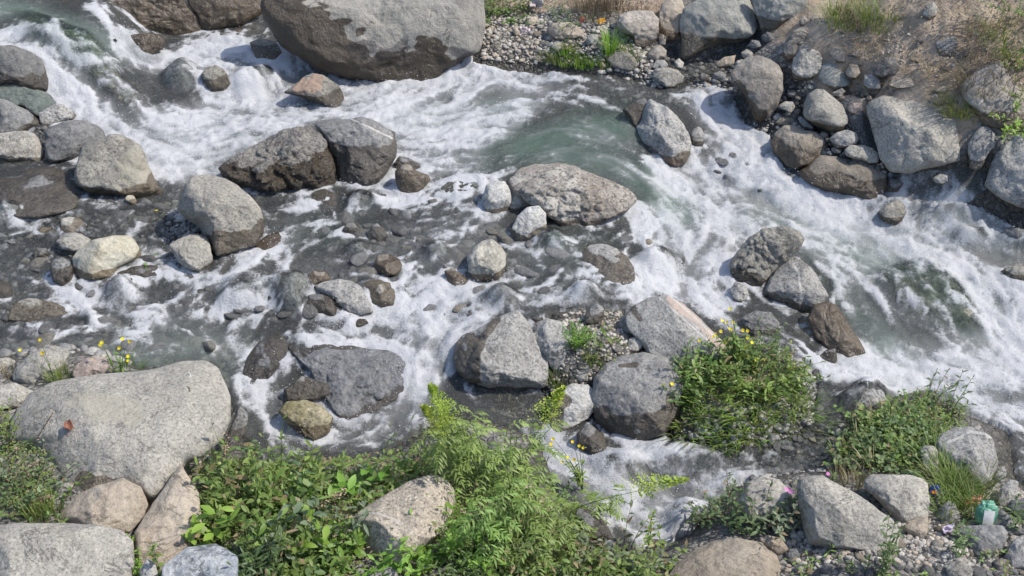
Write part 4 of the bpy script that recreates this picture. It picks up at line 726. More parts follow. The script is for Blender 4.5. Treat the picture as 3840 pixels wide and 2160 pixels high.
# flooded domes raise the water over them
BUL = np.zeros(XX.shape)
SUBS = []
for k in RK:
    if not k[2]['s']: continue
    P = hits(k[4], B)[:,:2]; c, r = radial(P); m = r.max()*1.25
    i0, i1 = [int(np.clip((v-GX0)/GS, 0, len(gx)-1)) for v in (c[0]-m, c[0]+m)]; j0, j1 = [int(np.clip((v-GY0)/GS, 0, len(gy)-1)) for v in (c[1]-m, c[1]+m)]
    dx, dy = XX[j0:j1,i0:i1]-c[0], YY[j0:j1,i0:i1]-c[1]; q = np.hypot(dx, dy)/rad_at(r, np.arctan2(dy, dx))
    hgt = k[2]['h']*2.0; b = hgt*np.sqrt(np.clip(1-(q/1.12)**2, 0, 1))
    BUL[j0:j1,i0:i1] = np.maximum(BUL[j0:j1,i0:i1], b*1.0)
BUL = blur(BUL, 2, 2)
# ------------------------------------------------------------------ ground and water
Dmax = stroke_field(DEEP, .17)
land = sstep(-.02, .25, SD)
P3 = np.stack([XX, YY, XX*0], -1)
gn = fbm(P3, 1.6, 4, 3)*.05 + fbm(P3, 7, 4, 5)*.022
GR = B + np.where(SD > 0, np.minimum(.07, SD*.45)+.012, np.maximum(-Dmax, SD*.55)) + gn*np.clip(.35+land, 0, 1)*np.where(SD > 0, 1, .6)
# hollows and lumps of the soil slope on the right
slope = stroke_field([(1,110,"2100,60 2300,120 2450,160 2576,120"),(1,90,"2000,60 2080,160 2200,200 2350,230")], 0.)
GR += slope*(fbm(P3, 2.2, 5, 8)*.12 + fbm(P3, 9, 4, 9)*.03)
foamA = stroke_field(FOAM, .08); foamA = np.maximum(foamA, stroke_field([(.2,330,"300,760 900,620 1500,640"),(.42,150,"1900,560 2300,700"),(.40,100,"2300,540 2576,600"),(.30,120,"700,930 950,1000"),(.5,70,"430,150 620,170"),(.45,70,"110,90 250,230"),(.34,90,"1650,1150 1850,1150")], .08))
foamA = blur(foamA, 3, 2)
green = blur(stroke_field(GREEN, 0.), 8, 2); murk = blur(stroke_field(MURK, .26), 5, 2); murk = np.clip(murk*.8+.5*sstep(.28, .6, blur(foamA, 8, 2)), 0, .95)
# flow direction, deflected round the standing rocks
fp, fv = [], []
for s in FLOW:
    W = hits(PX('P', s), B)[:,:2]
    for a, b in zip(W[:-1], W[1:]):
        L = np.hypot(*(b-a)); n = max(1, int(L/.25))
        for k in range(n): fp.append(a+(b-a)*(k+.5)/n); fv.append((b-a)/L)
VF = sample(kernel_field(cX, cY, np.array(fp), np.array(fv), .22), XX, YY, cs)
EM = []
for k in RK:
    if k[2]['s']: continue
    pts = k[4]; yb = pts[:,1].max(); hh = yb-pts[:,1].min(); x0, x1 = pts[:,0].min(), pts[:,0].max()
    c = hit((x0+x1)/2, yb-.22*hh, B); r = (x1-x0)/2/PPM(c)
    if sample(SD, np.array([c[0]]), np.array([c[1]]))[0] < .12 and r < 1.4: EM.append((c[0], c[1], r))
U0 = VF.copy(); collar = np.zeros(XX.shape)
for cx, cy, r in EM:
    m = r*2.6; i0, i1 = [int(np.clip((v-GX0)/GS, 0, len(gx)-1)) for v in (cx-m, cx+m)]; j0, j1 = [int(np.clip((v-GY0)/GS, 0, len(gy)-1)) for v in (cy-m, cy+m)]
    dx, dy = XX[j0:j1,i0:i1]-cx, YY[j0:j1,i0:i1]-cy; d = np.hypot(dx, dy)+1e-6; nx, ny = dx/d, dy/d
    U = U0[j0:j1,i0:i1]; un = U[...,0]*nx+U[...,1]*ny; k = (r*r/np.maximum(d, r)**2)*(1-sstep(r*1.6, m, d))
    VF[j0:j1,i0:i1,0] += k*(U[...,0]-2*un*nx); VF[j0:j1,i0:i1,1] += k*(U[...,1]-2*un*ny)
    collar[j0:j1,i0:i1] = np.maximum(collar[j0:j1,i0:i1], (1-sstep(.02, .10, abs(d-r))))
an = fbm(P3, 1.9, 3, 40)*.6*sstep(.2, .7, foamA)+fbm(P3, 5.5, 3, 41)*.55
VF /= np.hypot(VF[...,0], VF[...,1])[...,None]+1e-9
ca, sa = np.cos(an), np.sin(an); VF = np.stack([VF[...,0]*ca-VF[...,1]*sa, VF[...,0]*sa+VF[...,1]*ca], -1)
def lic(img, steps, ds=1.):
    acc = img.copy(); n = 1; H_, W_ = img.shape; jj, ii = np.mgrid[0:H_, 0:W_]
    for sg in (1, -1):
        x, y = ii.astype(np.float32), jj.astype(np.float32)
        for _ in range(steps):
            xi, yi = np.clip(x, 0, W_-1).astype(int), np.clip(y, 0, H_-1).astype(int); v = VF[yi, xi]
            x = np.clip(x+sg*ds*v[...,0], 0, W_-1.01); y = np.clip(y+sg*ds*v[...,1], 0, H_-1.01)
            acc += img[y.astype(int), x.astype(int)]; n += 1
    return acc/n
def norm01(a): a = (a-a.mean())/a.std(); return np.clip(.5+a*.22, 0, 1)
w1 = rng.normal(size=XX.shape); w2 = blur(rng.normal(size=XX.shape), 2, 2); w3 = blur(rng.normal(size=XX.shape), 6, 2)
L1 = norm01(lic(blur(w1, 1, 1), 5)); L2 = norm01(lic(w2, 13, 1.2)); L3 = norm01(lic(w3, 17, 1.5))
wp = fbm(P3, 5, 3, 60)[...,None]*.10+fbm(P3, 14, 2, 61)[...,None]*.03; Pw = P3+wp*VF[..., [0, 1, 1]]*np.array([1, -1, 0])
def ridge(f, s): return (1-np.abs(fbm(Pw*np.array([1, 1, 1]), f, 4, s, .6))*3.2).clip(0, 1)
LACE = np.clip(ridge(5, 71)**2*.65+ridge(12, 72)**2*.55, 0, 1)
STREAK = norm01(.5*L1+.8*L2+.75*L3+.3*(LACE-LACE.mean())/LACE.std()*.22); FINE = norm01(blur(L1, 0, 0)*.7+.5*norm01(blur(w1, 1, 1)))
turb = np.clip(.12+foamA, 0, 1)
foamA = np.clip(foamA+collar*.30*sstep(.12, .5, blur(foamA, 12, 2)), 0, 1.05)
# water running over the flooded rocks is thin and breaks white just below them
WZ = B + BUL + .006
calm = 1-.45*sstep(.5, .9, foamA)
WZ += calm*((L3-.5)*.055*turb + (L2-.5)*.034*turb + (L1-.5)*.010*turb + fbm(P3, 2.2, 2, 50)*.045*turb + fbm(P3, 13, 4, 51, .62)*.034*turb + (LACE-.4)*.020*turb)
WZ = WZ + BUL*0
bm_ = sstep(.01, .06, BUL); murk = murk*(1-.8*bm_)
gyB, gxB = np.gradient(BUL, GS); down = -(gxB*VF[...,0]+gyB*VF[...,1]); foamA = foamA + np.clip(np.abs(down), 0, .8)*.12
WZ = np.where(SD > .03, np.minimum(WZ, GR-.02), WZ)
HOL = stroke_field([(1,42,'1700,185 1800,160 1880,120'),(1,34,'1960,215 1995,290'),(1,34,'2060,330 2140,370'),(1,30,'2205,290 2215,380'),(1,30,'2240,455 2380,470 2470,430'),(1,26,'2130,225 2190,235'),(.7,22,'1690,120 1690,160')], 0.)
SURF = np.maximum(WZ-(L3-.5)*.1*turb*0, GR)
SURFS = blur(np.maximum(B+BUL, GR), 3, 1)
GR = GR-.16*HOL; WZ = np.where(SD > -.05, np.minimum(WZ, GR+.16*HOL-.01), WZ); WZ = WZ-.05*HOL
def axis(lo, hi, s, LO, HI, g=1.18):
    a = list(np.arange(lo, hi, s)); st = s; x = a[-1]
    while x < HI: st *= g; x += st; a.append(x)
    st = s; x = lo; pre = []
    while x > LO: st *= g; x -= st; pre.append(x)
    return np.array(pre[::-1]+a)
def grid_mesh(name, ax, ay, Zf):
    X, Y = np.meshgrid(ax, ay); Z = Zf(X, Y); n, m = X.shape
    idx = np.arange(n*m).reshape(n, m)
    F = np.stack([idx[:-1,:-1].ravel(), idx[:-1,1:].ravel(), idx[1:,1:].ravel(), idx[1:,:-1].ravel()], -1)
    return mesh_np(name, np.stack([X.ravel(), Y.ravel(), Z.ravel()], -1), F), X, Y
def far_rise(X, Y): return np.clip(Y-14, 0, 60)*.35 + np.clip(3-Y, 0, 60)*.25 + .0*X
me, X, Y = grid_mesh('ground', axis(-5.6, 5.6, .024, -60, 60), axis(4, 12.6, .024, -30, 60), lambda X, Y: sample(GR, X, Y)+far_rise(X, Y))
fattr(me, 'soil', sample(np.clip(blur(stroke_field([(1,120,"2050,40 2250,110 2420,150 2600,150"),(1,70,"2100,170 2250,230 2400,300"),(1,60,"2480,60 2600,300"),(.7,60,"1250,20 1500,20 1650,40"),(.9,60,"300,1250 420,1320"),(.8,150,"600,1300 1000,1300 1400,1350"),(.7,60,"60,1200 60,1300"),(.7,60,"1750,1000 1950,1000"),(.7,60,"2200,1100 2350,1180")], 0.), 6, 2), 0, 1), X, Y))
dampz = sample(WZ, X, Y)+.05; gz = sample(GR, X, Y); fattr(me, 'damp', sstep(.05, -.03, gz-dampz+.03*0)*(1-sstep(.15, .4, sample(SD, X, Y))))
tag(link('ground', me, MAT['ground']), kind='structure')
# ------------------------------------------------------------------ put the rocks down
for i, k in enumerate(RK):
    build_rock(i, k, SURFS)
print('rocks', len(RK))
# the small stones: eight shapes, copied
def pebble_mesh(seed, lev):
    S, F = ico(lev); g = np.random.default_rng(seed); S2 = facets(S.copy(), 7, seed, .6, .92)
    S2 = S2*np.array([1, g.uniform(.65, .95), g.uniform(.5, .75)]); S2 = S2*(1+fbm(S, 1.4, 3, seed)*.2)[:,None]
    return S2, F
PEB = []
for s in range(8):
    V, F = pebble_mesh(300+s, 3); me = mesh_np('cobble', V, F)
    for a in ('wet', 'vein', 'alt', 'dim'): fattr(me, a, np.zeros(len(V)))
    PEB.append(me)
CMAT = ['pale', 'granite', 'tangrey', 'tan', 'slate', 'pink', 'white', 'cream', 'darkgranite']
def blocked(x, y, grow=0.):
    for o in OUTL:
        if o[:,0].min() < x < o[:,0].max() and o[:,1].min() < y < o[:,1].max() and inpoly(x, y, o): return True
    return False
PATCH = [  # outline, how many, radius range in px, stones, label, group
 ("1222,60 1400,60 1560,110 1600,170 1500,168 1350,160 1222,140", 48, 5, 15, 'tan pale cream granite', "cobble on the gravel strip right of the giant boulder", "cobbles on the far gravel strip"),
 ("1600,150 1850,150 1890,200 1850,215 1690,200 1640,200", 26, 6, 14, 'pale granite slate tangrey', "cobble at the water's edge under the flat-faced block", "cobbles under the flat-faced block"),
 ("1960,170 2010,230 2010,340 2120,330 2200,420 2150,430 1980,350 1940,250", 22, 6, 14, 'pale granite slate', "cobble in the gaps between the right-bank boulders", "cobbles between the right-bank boulders"),
 ("2040,170 2160,200 2300,240 2420,260 2400,300 2250,240 2120,260", 22, 4, 12, 'tan tangrey pale', "stone stuck in the soil above the huge granite block", "stones in the soil above the huge block"),
 ("2020,40 2200,60 2400,120 2576,200 2500,280 2350,200 2150,160", 24, 4, 15, 'tan tangrey granite', "stone scattered on the bare soil slope", "stones on the soil slope"),
 ("60,260 110,290 120,340 100,440 60,440 90,330", 16, 4, 11, 'pale granite slate', "stone in the cracks between the left edge boulders", "stones between the left edge boulders"),
 ("425,545 460,535 500,560 500,600 440,600 425,575", 16, 6, 13, 'white pale', "stone in the heap at the left foot of the egg-shaped boulder", "white stones by the egg-shaped boulder"),
 ("1500,790 1580,780 1640,850 1640,905 1560,960 1450,960 1440,930 1520,880", 30, 5, 14, 'pale cream granite tan', "cobble in the heap between the fern and the striped slab", "cobbles left of the striped slab"),
 ("1290,985 1390,970 1370,1010 1300,1010", 9, 5, 10, 'white pale', "stone in the gap below the peaked granite boulder", "stones below the peaked boulder"),
 ("1990,1370 2200,1400 2420,1290 2576,1290 2576,1449 1980,1449", 44, 9, 24, 'pale granite tangrey tan slate', "cobble in the stony ground at the bottom right corner", "cobbles at the bottom right"),
 ("2260,1200 2300,1330 2420,1350 2400,1240 2330,1230", 14, 8, 16, 'pale granite tangrey', "cobble between the tan speckled boulder and the green packet", "cobbles left of the green packet"),
 ("820,520 1000,490 1200,520 1300,600 1180,640 1000,740 860,700 780,640", 50, 10, 34, 'flood flood dark slate mottle', "stone half sunk in the middle shallows left of the knobbly boulder", "wet stones in the middle shallows"),
 ("1290,620 1450,600 1480,720 1350,780 1280,700", 20, 10, 32, 'flood slate flood', "stone half sunk in the shallows right of the knobbly boulder", "wet stones right of the knobbly boulder"),
 ("0,430 200,460 420,520 420,690 300,740 60,740 0,640", 46, 8, 26, 'flood dark slate mottle darkgranite', "stone half sunk in the left shallows", "wet stones in the left shallows"),
 ("430,700 700,700 780,780 620,830 430,780", 22, 10, 34, 'flood slate dark', "stone half sunk in the rapids left of the cracked boulder", "wet stones left of the cracked boulder"),
 ("900,700 1190,690 1240,780 1120,820 900,780", 22, 10, 28, 'flood dark brown', "stone half sunk in the rapids above the peaked boulder", "wet stones above the peaked boulder"),
 ("20,770 300,800 560,850 560,890 100,870 0,840", 20, 10, 30, 'flood slate mottle', "stone half sunk in the lower left rapids", "wet stones in the lower left rapids"),
 ("1560,580 1720,640 1700,720 1560,700", 8, 8, 22, 'flood brown dark', "stone half sunk between the angular boulder and the right rapids", "wet stones by the right rapids"),
 ("1860,800 2040,860 2150,960 2100,1010 2040,960 1960,880 1870,860", 14, 8, 22, 'flood dark slate', "stone half sunk behind the grassy islet", "wet stones behind the grassy islet"),
 ("1560,1140 1800,1160 2090,1060 2110,1180 1860,1210 1620,1200", 26, 7, 18, 'flood slate darkgranite brown', "stone half sunk in the still shallows below the grassy islet", "wet stones below the grassy islet"),
 ("1700,300 1900,420 2000,520 1800,440", 8, 8, 20, 'flood dark', "stone half sunk in the right cascade", "wet stones in the right cascade"),
 ("30,560 180,560 400,560 430,700 180,720 60,690", 30, 5, 13, 'pale granite slate darkgranite', "stone in the shallows round the cream boulder", "stones in the left shallows"),
]
ALLC = []
SZ = ['tiny', 'small', 'larger']; HUE = {'pale':'pale', 'granite':'speckled grey', 'tangrey':'dusty grey', 'tan':'tan', 'slate':'dark grey', 'pink':'pinkish', 'white':'whitish', 'cream':'cream', 'darkgranite':'dark speckled', 'flood':'wet speckled', 'dark':'wet blackish', 'mottle':'wet mottled', 'brown':'wet brown'}
for poly, n, r0, r1, kinds, lab, grp in PATCH:
    sk = grp.startswith('wet stones'); NMK = 'stone' if sk else 'cobble'
    pl = PX('P', poly); kinds = kinds.split(); placed = []; tries = 0
    while len(placed) < n and tries < n*40:
        tries += 1; x = random.uniform(pl[:,0].min(), pl[:,0].max()); y = random.uniform(pl[:,1].min(), pl[:,1].max())
        rpx = r0+(r1-r0)*random.random()**2.0
        if not inpoly(x, y, pl) or blocked(x, y) or any(math.hypot(x-a, (y-b)*1.3) < (rpx+c)*.8 for a, b, c in ALLC): continue
        P = hit(x, y, SURFS); r = rpx/PPM(P); ALLC.append((x, y, rpx)); placed.append(1)
        base = PEB[random.randrange(8)]; mk = random.choice(kinds); key = (base.name, mk)
        o = bpy.data.objects.new(NMK, base)
        if not base.materials: base.materials.append(MAT['granite'])
        col.objects.link(o); o.material_slots[0].link = 'OBJECT'; o.material_slots[0].material = MAT[mk]
        o.location = (P[0], P[1]+r*.3, P[2]+r*(.12 if not sk else .02)); o.scale = (r*(1.25 if sk else 1), r, r*(1. if not sk else .75))
        o.rotation_euler = (random.uniform(-.3, .3), random.uniform(-.3, .3), random.uniform(0, 6.28)); tag(o, (SZ[0 if rpx < r0+(r1-r0)*.12 else 2 if rpx > r0+(r1-r0)*.5 else 1]+' '+HUE[mk]+' '+lab), 'cobble' if NMK == 'cobble' else 'rock', grp)
        if sk:
            a_ = np.linspace(0, 6.28, 40); RINGS.append((P[0]+np.cos(a_)*r*.95, P[1]+r*.3+np.sin(a_)*r*.8))
print('cobbles', len(ALLC))
# gravel and bed pebbles: nobody could count them
def gravel(name, regions, mat, seed, lev=1):
    g = np.random.default_rng(seed); Vs, Fs, off = [], [], 0
    protos = [pebble_mesh(500+i, lev+1) for i in range(5)]
    for poly, n, r0, r1, under in regions:
        pl = PX('P', poly); W = hits(pl, B)[:,:2]; k = 0
        while k < n:
            m = n*2; xs = g.uniform(W[:,0].min(), W[:,0].max(), m); ys = g.uniform(W[:,1].min(), W[:,1].max(), m)
            ok = poly_sd(xs, ys, W) > 0; xs, ys = xs[ok][:n-k], ys[ok][:n-k]
            if not len(xs): break
            zs = sample(GR, xs, ys); rs = r0+(r1-r0)*g.random(len(xs))**3
            for x, y, z, r in zip(xs, ys, zs, rs):
                V, F = protos[g.integers(5)]; a = g.uniform(0, 6.28); c_, s_ = math.cos(a), math.sin(a)
                Q = np.stack([V[:,0]*c_-V[:,1]*s_, V[:,0]*s_+V[:,1]*c_, V[:,2]], -1)*r+np.array([x, y, z+r*.15])
                Vs.append(Q); Fs.append(F+off); off += len(Q)
            k += len(xs)
    me = mesh_np(name, np.concatenate(Vs), np.concatenate(Fs))
    for a in ('wet', 'vein', 'alt', 'dim'): fattr(me, a, np.zeros(off))
    # every pebble its own shade
    me.materials.append(mat); return me
def gravelmat(name, a, b, c, wetk):
    m, t, out = nt(name); n = N(t); geo = n.new('ShaderNodeNewGeometry'); rp = geo.outputs['Random Per Island']
    cc = n.mix(rp, a, b); cc = n.mix(n.step(.7, .75, n.math('FRACT', n.mul(rp, 9.7))), cc, c)
    cc = n.mix(n.mul(n.step(.5, .62, n.noise(geo.outputs['Position'], 90, 3, .7)), .5), cc, tuple(x*.3 for x in a))
    nr = n.bump(n.noise(geo.outputs['Position'], 60, 4, .7), .6, .006); t.links.new(n.pbsdf(cc, wetk, nr, .4), out.inputs[0]); return m
gm1 = gravelmat('gravel_dry', (.34,.315,.28), (.56,.525,.465), (.44,.37,.29), .9)
gm2 = gravelmat('gravel_wet', (.16,.16,.155), (.34,.33,.31), (.44,.42,.38), .45)
o = link('gravel', gravel('gravel', [("1215,60 1400,50 1640,110 1650,205 1400,168 1215,150", 1500, .01, .03, 0), ("1650,150 1880,160 1890,230 1650,215", 300, .01, .03, 0),
   ("1950,160 2050,220 2000,300 2250,440 1950,380 1900,280", 420, .01, .03, 0), ("1980,1370 2300,1290 2600,1230 2600,1470 1970,1470", 1500, .008, .028, 0), ("2250,1180 2400,1180 2450,1350 2250,1350", 400, .008, .022, 0),
   ("1420,760 1560,760 1650,900 1560,960 1400,1000", 600, .008, .022, 0), ("2020,80 2300,120 2600,100 2600,300 2200,260", 350, .006, .02, 0), ("1200,960 1400,960 1400,1020 1250,1010", 200, .008, .02, 0),("420,530 500,530 500,610 420,610",150,.008,.02,0)], gm1, 21), None)
tag(o, 'loose grey and cream gravel scattered between the boulders on both banks', 'gravel', kind='stuff')
o = link('bed_pebbles', gravel('bed_pebbles', [("-50,440 500,480 560,640 420,720 -50,720", 1800, .01, .04, 1), ("820,520 1260,480 1480,600 1450,720 800,740", 1500, .015, .06, 1), ("1560,1130 2120,1000 2130,1180 1850,1230 1600,1210", 1300, .01, .035, 1),
   ("1500,170 1850,200 1850,250 1500,230", 300, .01, .04, 1), ("1830,820 2100,860 2200,1010 2040,1000", 600, .012, .04, 1), ("0,840 600,840 640,960 0,900", 400, .02, .06, 1), ("0,720 400,720 760,800 760,850 0,850", 500, .02, .07, 1)], gm2, 22), None)
tag(o, 'grey pebbles covering the stream bed under the shallow water', 'pebbles', kind='stuff')

# foam gathers where the stones break the surface
ring = np.zeros(XX.shape)
for wx, wy in RINGS:
    ii = ((wx-GX0)/GS).astype(int); jj = ((wy-GY0)/GS).astype(int); ok = (ii > 0) & (ii < len(gx)-1) & (jj > 0) & (jj < len(gy)-1); ring[jj[ok], ii[ok]] = 1
ring = np.clip(blur(ring, 2, 2)*3.2, 0, 1); busy = sstep(.05, .5, blur(foamA, 14, 2))
foamA = np.clip(foamA+ring*(.10+.42*busy)*(.5+LACE), 0, 1.05); WZ = WZ+np.where(SD < .0, ring*.012*(.4+busy), 0)
me, X, Y = grid_mesh('stream_water', axis(-5.3, 5.3, .014, -14, 14, 1.3), axis(4.05, 12.4, .014, 1, 20, 1.3), lambda X, Y: sample(WZ, X, Y))
for nme, A_ in (('foam', foamA), ('streak', STREAK), ('green', green), ('murk', murk), ('fine', FINE), ('lace', LACE)): fattr(me, nme, sample(A_, X, Y))
tag(link('stream_water', me, MAT['water']), kind='structure')
# spray thrown up where the water is whitest
ys_, xs_ = np.where((foamA > .72) & (XX > -5) & (XX < 5) & (YY > 4.3) & (YY < 12) & (SD < -.05)); g_ = np.random.default_rng(5); pick = g_.integers(0, len(xs_), 9000)
V0, F0 = ico(1); px_ = XX[ys_[pick], xs_[pick]]+g_.normal(0, .05, len(pick)); py_ = YY[ys_[pick], xs_[pick]]+g_.normal(0, .05, len(pick)); pz_ = sample(WZ, px_, py_)+np.abs(g_.normal(0, .035, len(pick))); pr_ = g_.uniform(.0012, .0042, len(pick))
Vd = (V0[None]*pr_[:,None,None]+np.stack([px_, py_, pz_], -1)[:,None]).reshape(-1, 3); Fd_ = (F0[None]+(np.arange(len(pick))*len(V0))[:,None,None]).reshape(-1, 3)
m, t, out = nt('spray_drops'); n = N(t); t.links.new(n.pbsdf((.66,.67,.68), .3), out.inputs[0])
tag(link('spray_droplets', mesh_np('spray_droplets', Vd, Fd_), m), 'white spray droplets flying over the rapids', 'spray', kind='stuff')
# ------------------------------------------------------------------ plants
class Leaves:
    """collects leaf blades: base point, direction, up, length, width, droop, tone"""
    def __init__(s): s.r = []
    def add(s, p, d, up, L, W, bend=.25, tone=None):
        s.r.append((*p, *d, *up, L, W, bend, random.random() if tone is None else tone))
    def mesh(s, name, org):
        A = np.array(s.r, dtype=float); n = len(A); p, d, up = A[:,0:3], A[:,3:6], A[:,6:9]
        d = d/np.linalg.norm(d, axis=1)[:,None]; sd = np.cross(d, up); sd /= np.linalg.norm(sd, axis=1)[:,None]+1e-9; nn = np.cross(sd, d)
        L, W, b, tn = A[:,9], A[:,10], A[:,11], A[:,12]
        #            along, side, lift
        prof = [(0, 0, 0), (.22, -.36, .07), (.22, .36, .07), (.25, 0, -.02), (.5, -.5, .09), (.5, .5, .09), (.52, 0, 0), (.78, -.3, .05), (.78, .3, .05), (.8, 0, .0), (1, 0, 0)]
        V = np.zeros((n, 11, 3))
        for i, (a, w, l) in enumerate(prof):
            V[:,i] = p + d*(a*L)[:,None]*(1-.12*b*a)[:,None] + sd*(w*W)[:,None] + nn*(l*W)[:,None] - np.stack([0*L, 0*L, b*L*a*a], -1)
        f4 = np.array([[1,4,6,3],[3,6,5,2],[4,7,9,6],[6,9,8,5]]); f3 = np.array([[0,1,3],[0,3,2],[7,10,9],[9,10,8]])
        o = (np.arange(n)*11)[:,None,None]
        me = mesh_np(name, V.reshape(-1, 3)-org, [(f4+o).reshape(-1, 4), (f3+o).reshape(-1, 3)])
        fattr(me, 'tone', np.repeat(tn, 11)); return me
def tube(paths, name, org, sides=5):
    """paths: list of (points, r0, r1)"""
    Vs, Fs, off, tn = [], [], 0, []
    for pts, r0, r1 in paths:
        P = np.array(pts, float); n = len(P); T = np.gradient(P, axis=0); T /= np.linalg.norm(T, axis=1)[:,None]+1e-9
        a = np.cross(T, [.3, .2, .93]); a /= np.linalg.norm(a, axis=1)[:,None]+1e-9; b = np.cross(T, a)
        rr = np.linspace(r0, r1, n); th = np.arange(sides)/sides*2*np.pi
        V = P[:,None]+(a[:,None]*np.cos(th)[None,:,None]+b[:,None]*np.sin(th)[None,:,None])*rr[:,None,None]
        i = np.arange(n*sides).reshape(n, sides); j = np.roll(i, -1, 1)
        Fs.append(np.stack([i[:-1].ravel(), j[:-1].ravel(), j[1:].ravel(), i[1:].ravel()], -1)+off); Vs.append(V.reshape(-1, 3)); off += n*sides; tn.append(np.full(n*sides, random.random()))
    me = mesh_np(name, np.concatenate(Vs)-org, np.concatenate(Fs)); fattr(me, 'tone', np.concatenate(tn)); return me
def blobs(items, name, org, lev=1):
    V0, F0 = ico(lev); Vs, Fs, tn = [], [], []
    for i, (p, r, sq) in enumerate(items):
        Vs.append(V0*np.array([r, r, r*sq])+np.array(p)); Fs.append(F0+i*len(V0)); tn.append(np.full(len(V0), random.random()))
    me = mesh_np(name, np.concatenate(Vs)-org, np.concatenate(Fs)); fattr(me, 'tone', np.concatenate(tn)); return me
def plant_root(name, P, label, cat, group=None):
    o = bpy.data.objects.new(name, None); o.empty_display_size = .05; col.objects.link(o); o.location = P.tolist(); return tag(o, label, cat, group)
def stem_path(P, h, lean, seg=9, wob=.03):
    """upright stem from P leaning by vector lean (metres at the top)"""
    ph = random.uniform(0, 6); out = []
    for i in range(seg+1):
        t = i/seg; out.append(P+np.array([lean[0]*t**1.6+wob*h*math.sin(ph+t*5)*t, lean[1]*t**1.6+wob*h*math.cos(ph+t*4)*t, h*t*(1-.12*t*(abs(lean[0])+abs(lean[1]))/max(h, .01))]))
    return np.array(out)
def along(path, t):
    f = t*(len(path)-1); i = min(int(f), len(path)-2); a = f-i; return path[i]*(1-a)+path[i+1]*a, path[i+1]-path[i]
def rdir(az, el): return np.array([math.cos(az)*math.cos(el), math.sin(az)*math.cos(el), math.sin(el)])
UPV = np.array([0, 0, 1.])
def herb(x, y, label, group, h=.25, n=8, spread=.14, L=.055, W=.02, per=12, mat='leaf_mid', smat='stem_green', name='leafy_herb', cat='plant', bare=.15, el=(.1, .8), sizev=.35, lean=(0, 0), opp=False, surf=None, stemr=.0028):
    P = hit(x, y, SURFS if surf is None else surf); root = plant_root(name, P, label, cat, group); lv = Leaves(); st = []
    for s in range(n):
        az = random.uniform(0, 6.28); k = random.random()**.6*spread; hh = h*random.uniform(.65, 1.1)
        b = P+np.array([math.cos(az)*k*.45, math.sin(az)*k*.45, -.02]); path = stem_path(b, hh, (math.cos(az)*k*.8+lean[0], math.sin(az)*k*.8+lean[1])); st.append((path, stemr, stemr*.4))
        a0 = random.uniform(0, 6.28)
        for i in range(per):
            t = bare+(1-bare)*i/max(1, per-1); p, tg = along(path, min(t, .999)); sz = random.uniform(1-sizev, 1+sizev)*(1-.35*max(0, t-.6)); e = random.uniform(*el)
            for q in ((0, math.pi) if opp else (0,)):
                a = a0+i*2.4*(0 if opp else 1)+(i % 2)*1.57*(1 if opp else 0)+q+random.uniform(-.3, .3); d = rdir(a, e)
                lv.add(p, d, UPV+np.array([random.uniform(-.4, .4), random.uniform(-.4, .4), 0]), L*sz, W*sz, random.uniform(.05, .4))
        lv.add(path[-1], tangent_up(path), np.array([.3, .2, .1]), L*.6, W*.6, .1)
    link('stem', tube(st, 'stem', P), MAT[smat], root); link('foliage', lv.mesh('foliage', P), MAT[mat], root); return root, P
def tangent_up(path): d = path[-1]-path[-2]; return d/np.linalg.norm(d)
def fern(x, y, label, group, h=.5, n=4, spread=.12, mat='leaf_fern', lean=(0, 0), L=.13, leaf=.05, lw=.011, per=9, plume=0, plume_len=.16, name='feathery_plant'):
    """tall stems with drooping feather-cut leaves, some ending in a yellow plume"""
    P = hit(x, y, SURFS); root = plant_root(name, P, label, 'plant', group); lv = Leaves(); st = []; pst = []; pls = []
    for s in range(n):
        az = random.uniform(0, 6.28); k = spread*random.random(); hh = h*random.uniform(.75, 1.05)*(1.0 if s >= plume else 1.1)
        path = stem_path(P+np.array([math.cos(az)*k*.5, math.sin(az)*k*.5, -.02]), hh, (math.cos(az)*k+lean[0], math.sin(az)*k+lean[1])); st.append((path, .005, .0018))
        for i in range(per):
            t = .22+.75*i/(per-1); p, tg = along(path, t); a = i*2.4+random.uniform(-.4, .4); LL = L*random.uniform(.8, 1.15)*(1-.4*max(0, t-.5)); dd = rdir(a, .45); rp = []
            for q in range(7):
                u = q/6; rp.append(p+dd*LL*u-UPV*LL*.55*u*u)
            st.append((rp, .0016, .0007)); sdv = np.cross(dd, UPV)
            for q in (2, 3, 5, 6, 7):
                u = q/7.5; c = np.array(rp[min(6, round(u*6))])
                for sg in (-1, 1):
                    lv.add(c, dd*.6+sdv*sg*.9-UPV*.35, UPV, leaf*random.uniform(.8, 1.2)*(1-.3*u), lw, .35, .15+.7*random.random())
            lv.add(rp[-1], dd-UPV, UPV, leaf, lw, .3)
        if s < plume:
            top = path[-1]; d = tangent_up(path); pp = [top+d*plume_len*u for u in np.linspace(-.1, 1, 9)]; pst.append((pp, .0022, .0006))
            pl = Leaves(); pls.append((pl, pst[-1:]))
            for i in range(170):
                u = random.random()**.8; c = pp[0]+(pp[-1]-pp[0])*u; a = random.uniform(0, 6.28); side = rdir(a, .25); bl = plume_len*.36*(1-u*.92)
                for w in range(5):
                    v = (w+1)/5; pl.add(c+(side*bl*v)+UPV*bl*.25*v, side+UPV*.6+np.array([random.uniform(-.6, .6) for _ in range(3)]), UPV, .014, .008, .1)
    link('stem', tube(st, 'stem', P, 4), MAT['stem_green'], root); link('foliage', lv.mesh('foliage', P), MAT[mat], root)
    if plume:
        for pl, ps in pls: f = link('plume', pl.mesh('plume', P), MAT['plume_yellow'], root); link('stalk', tube(ps, 'stalk', P, 4), MAT['plume_yellow'], f)
    return root, P
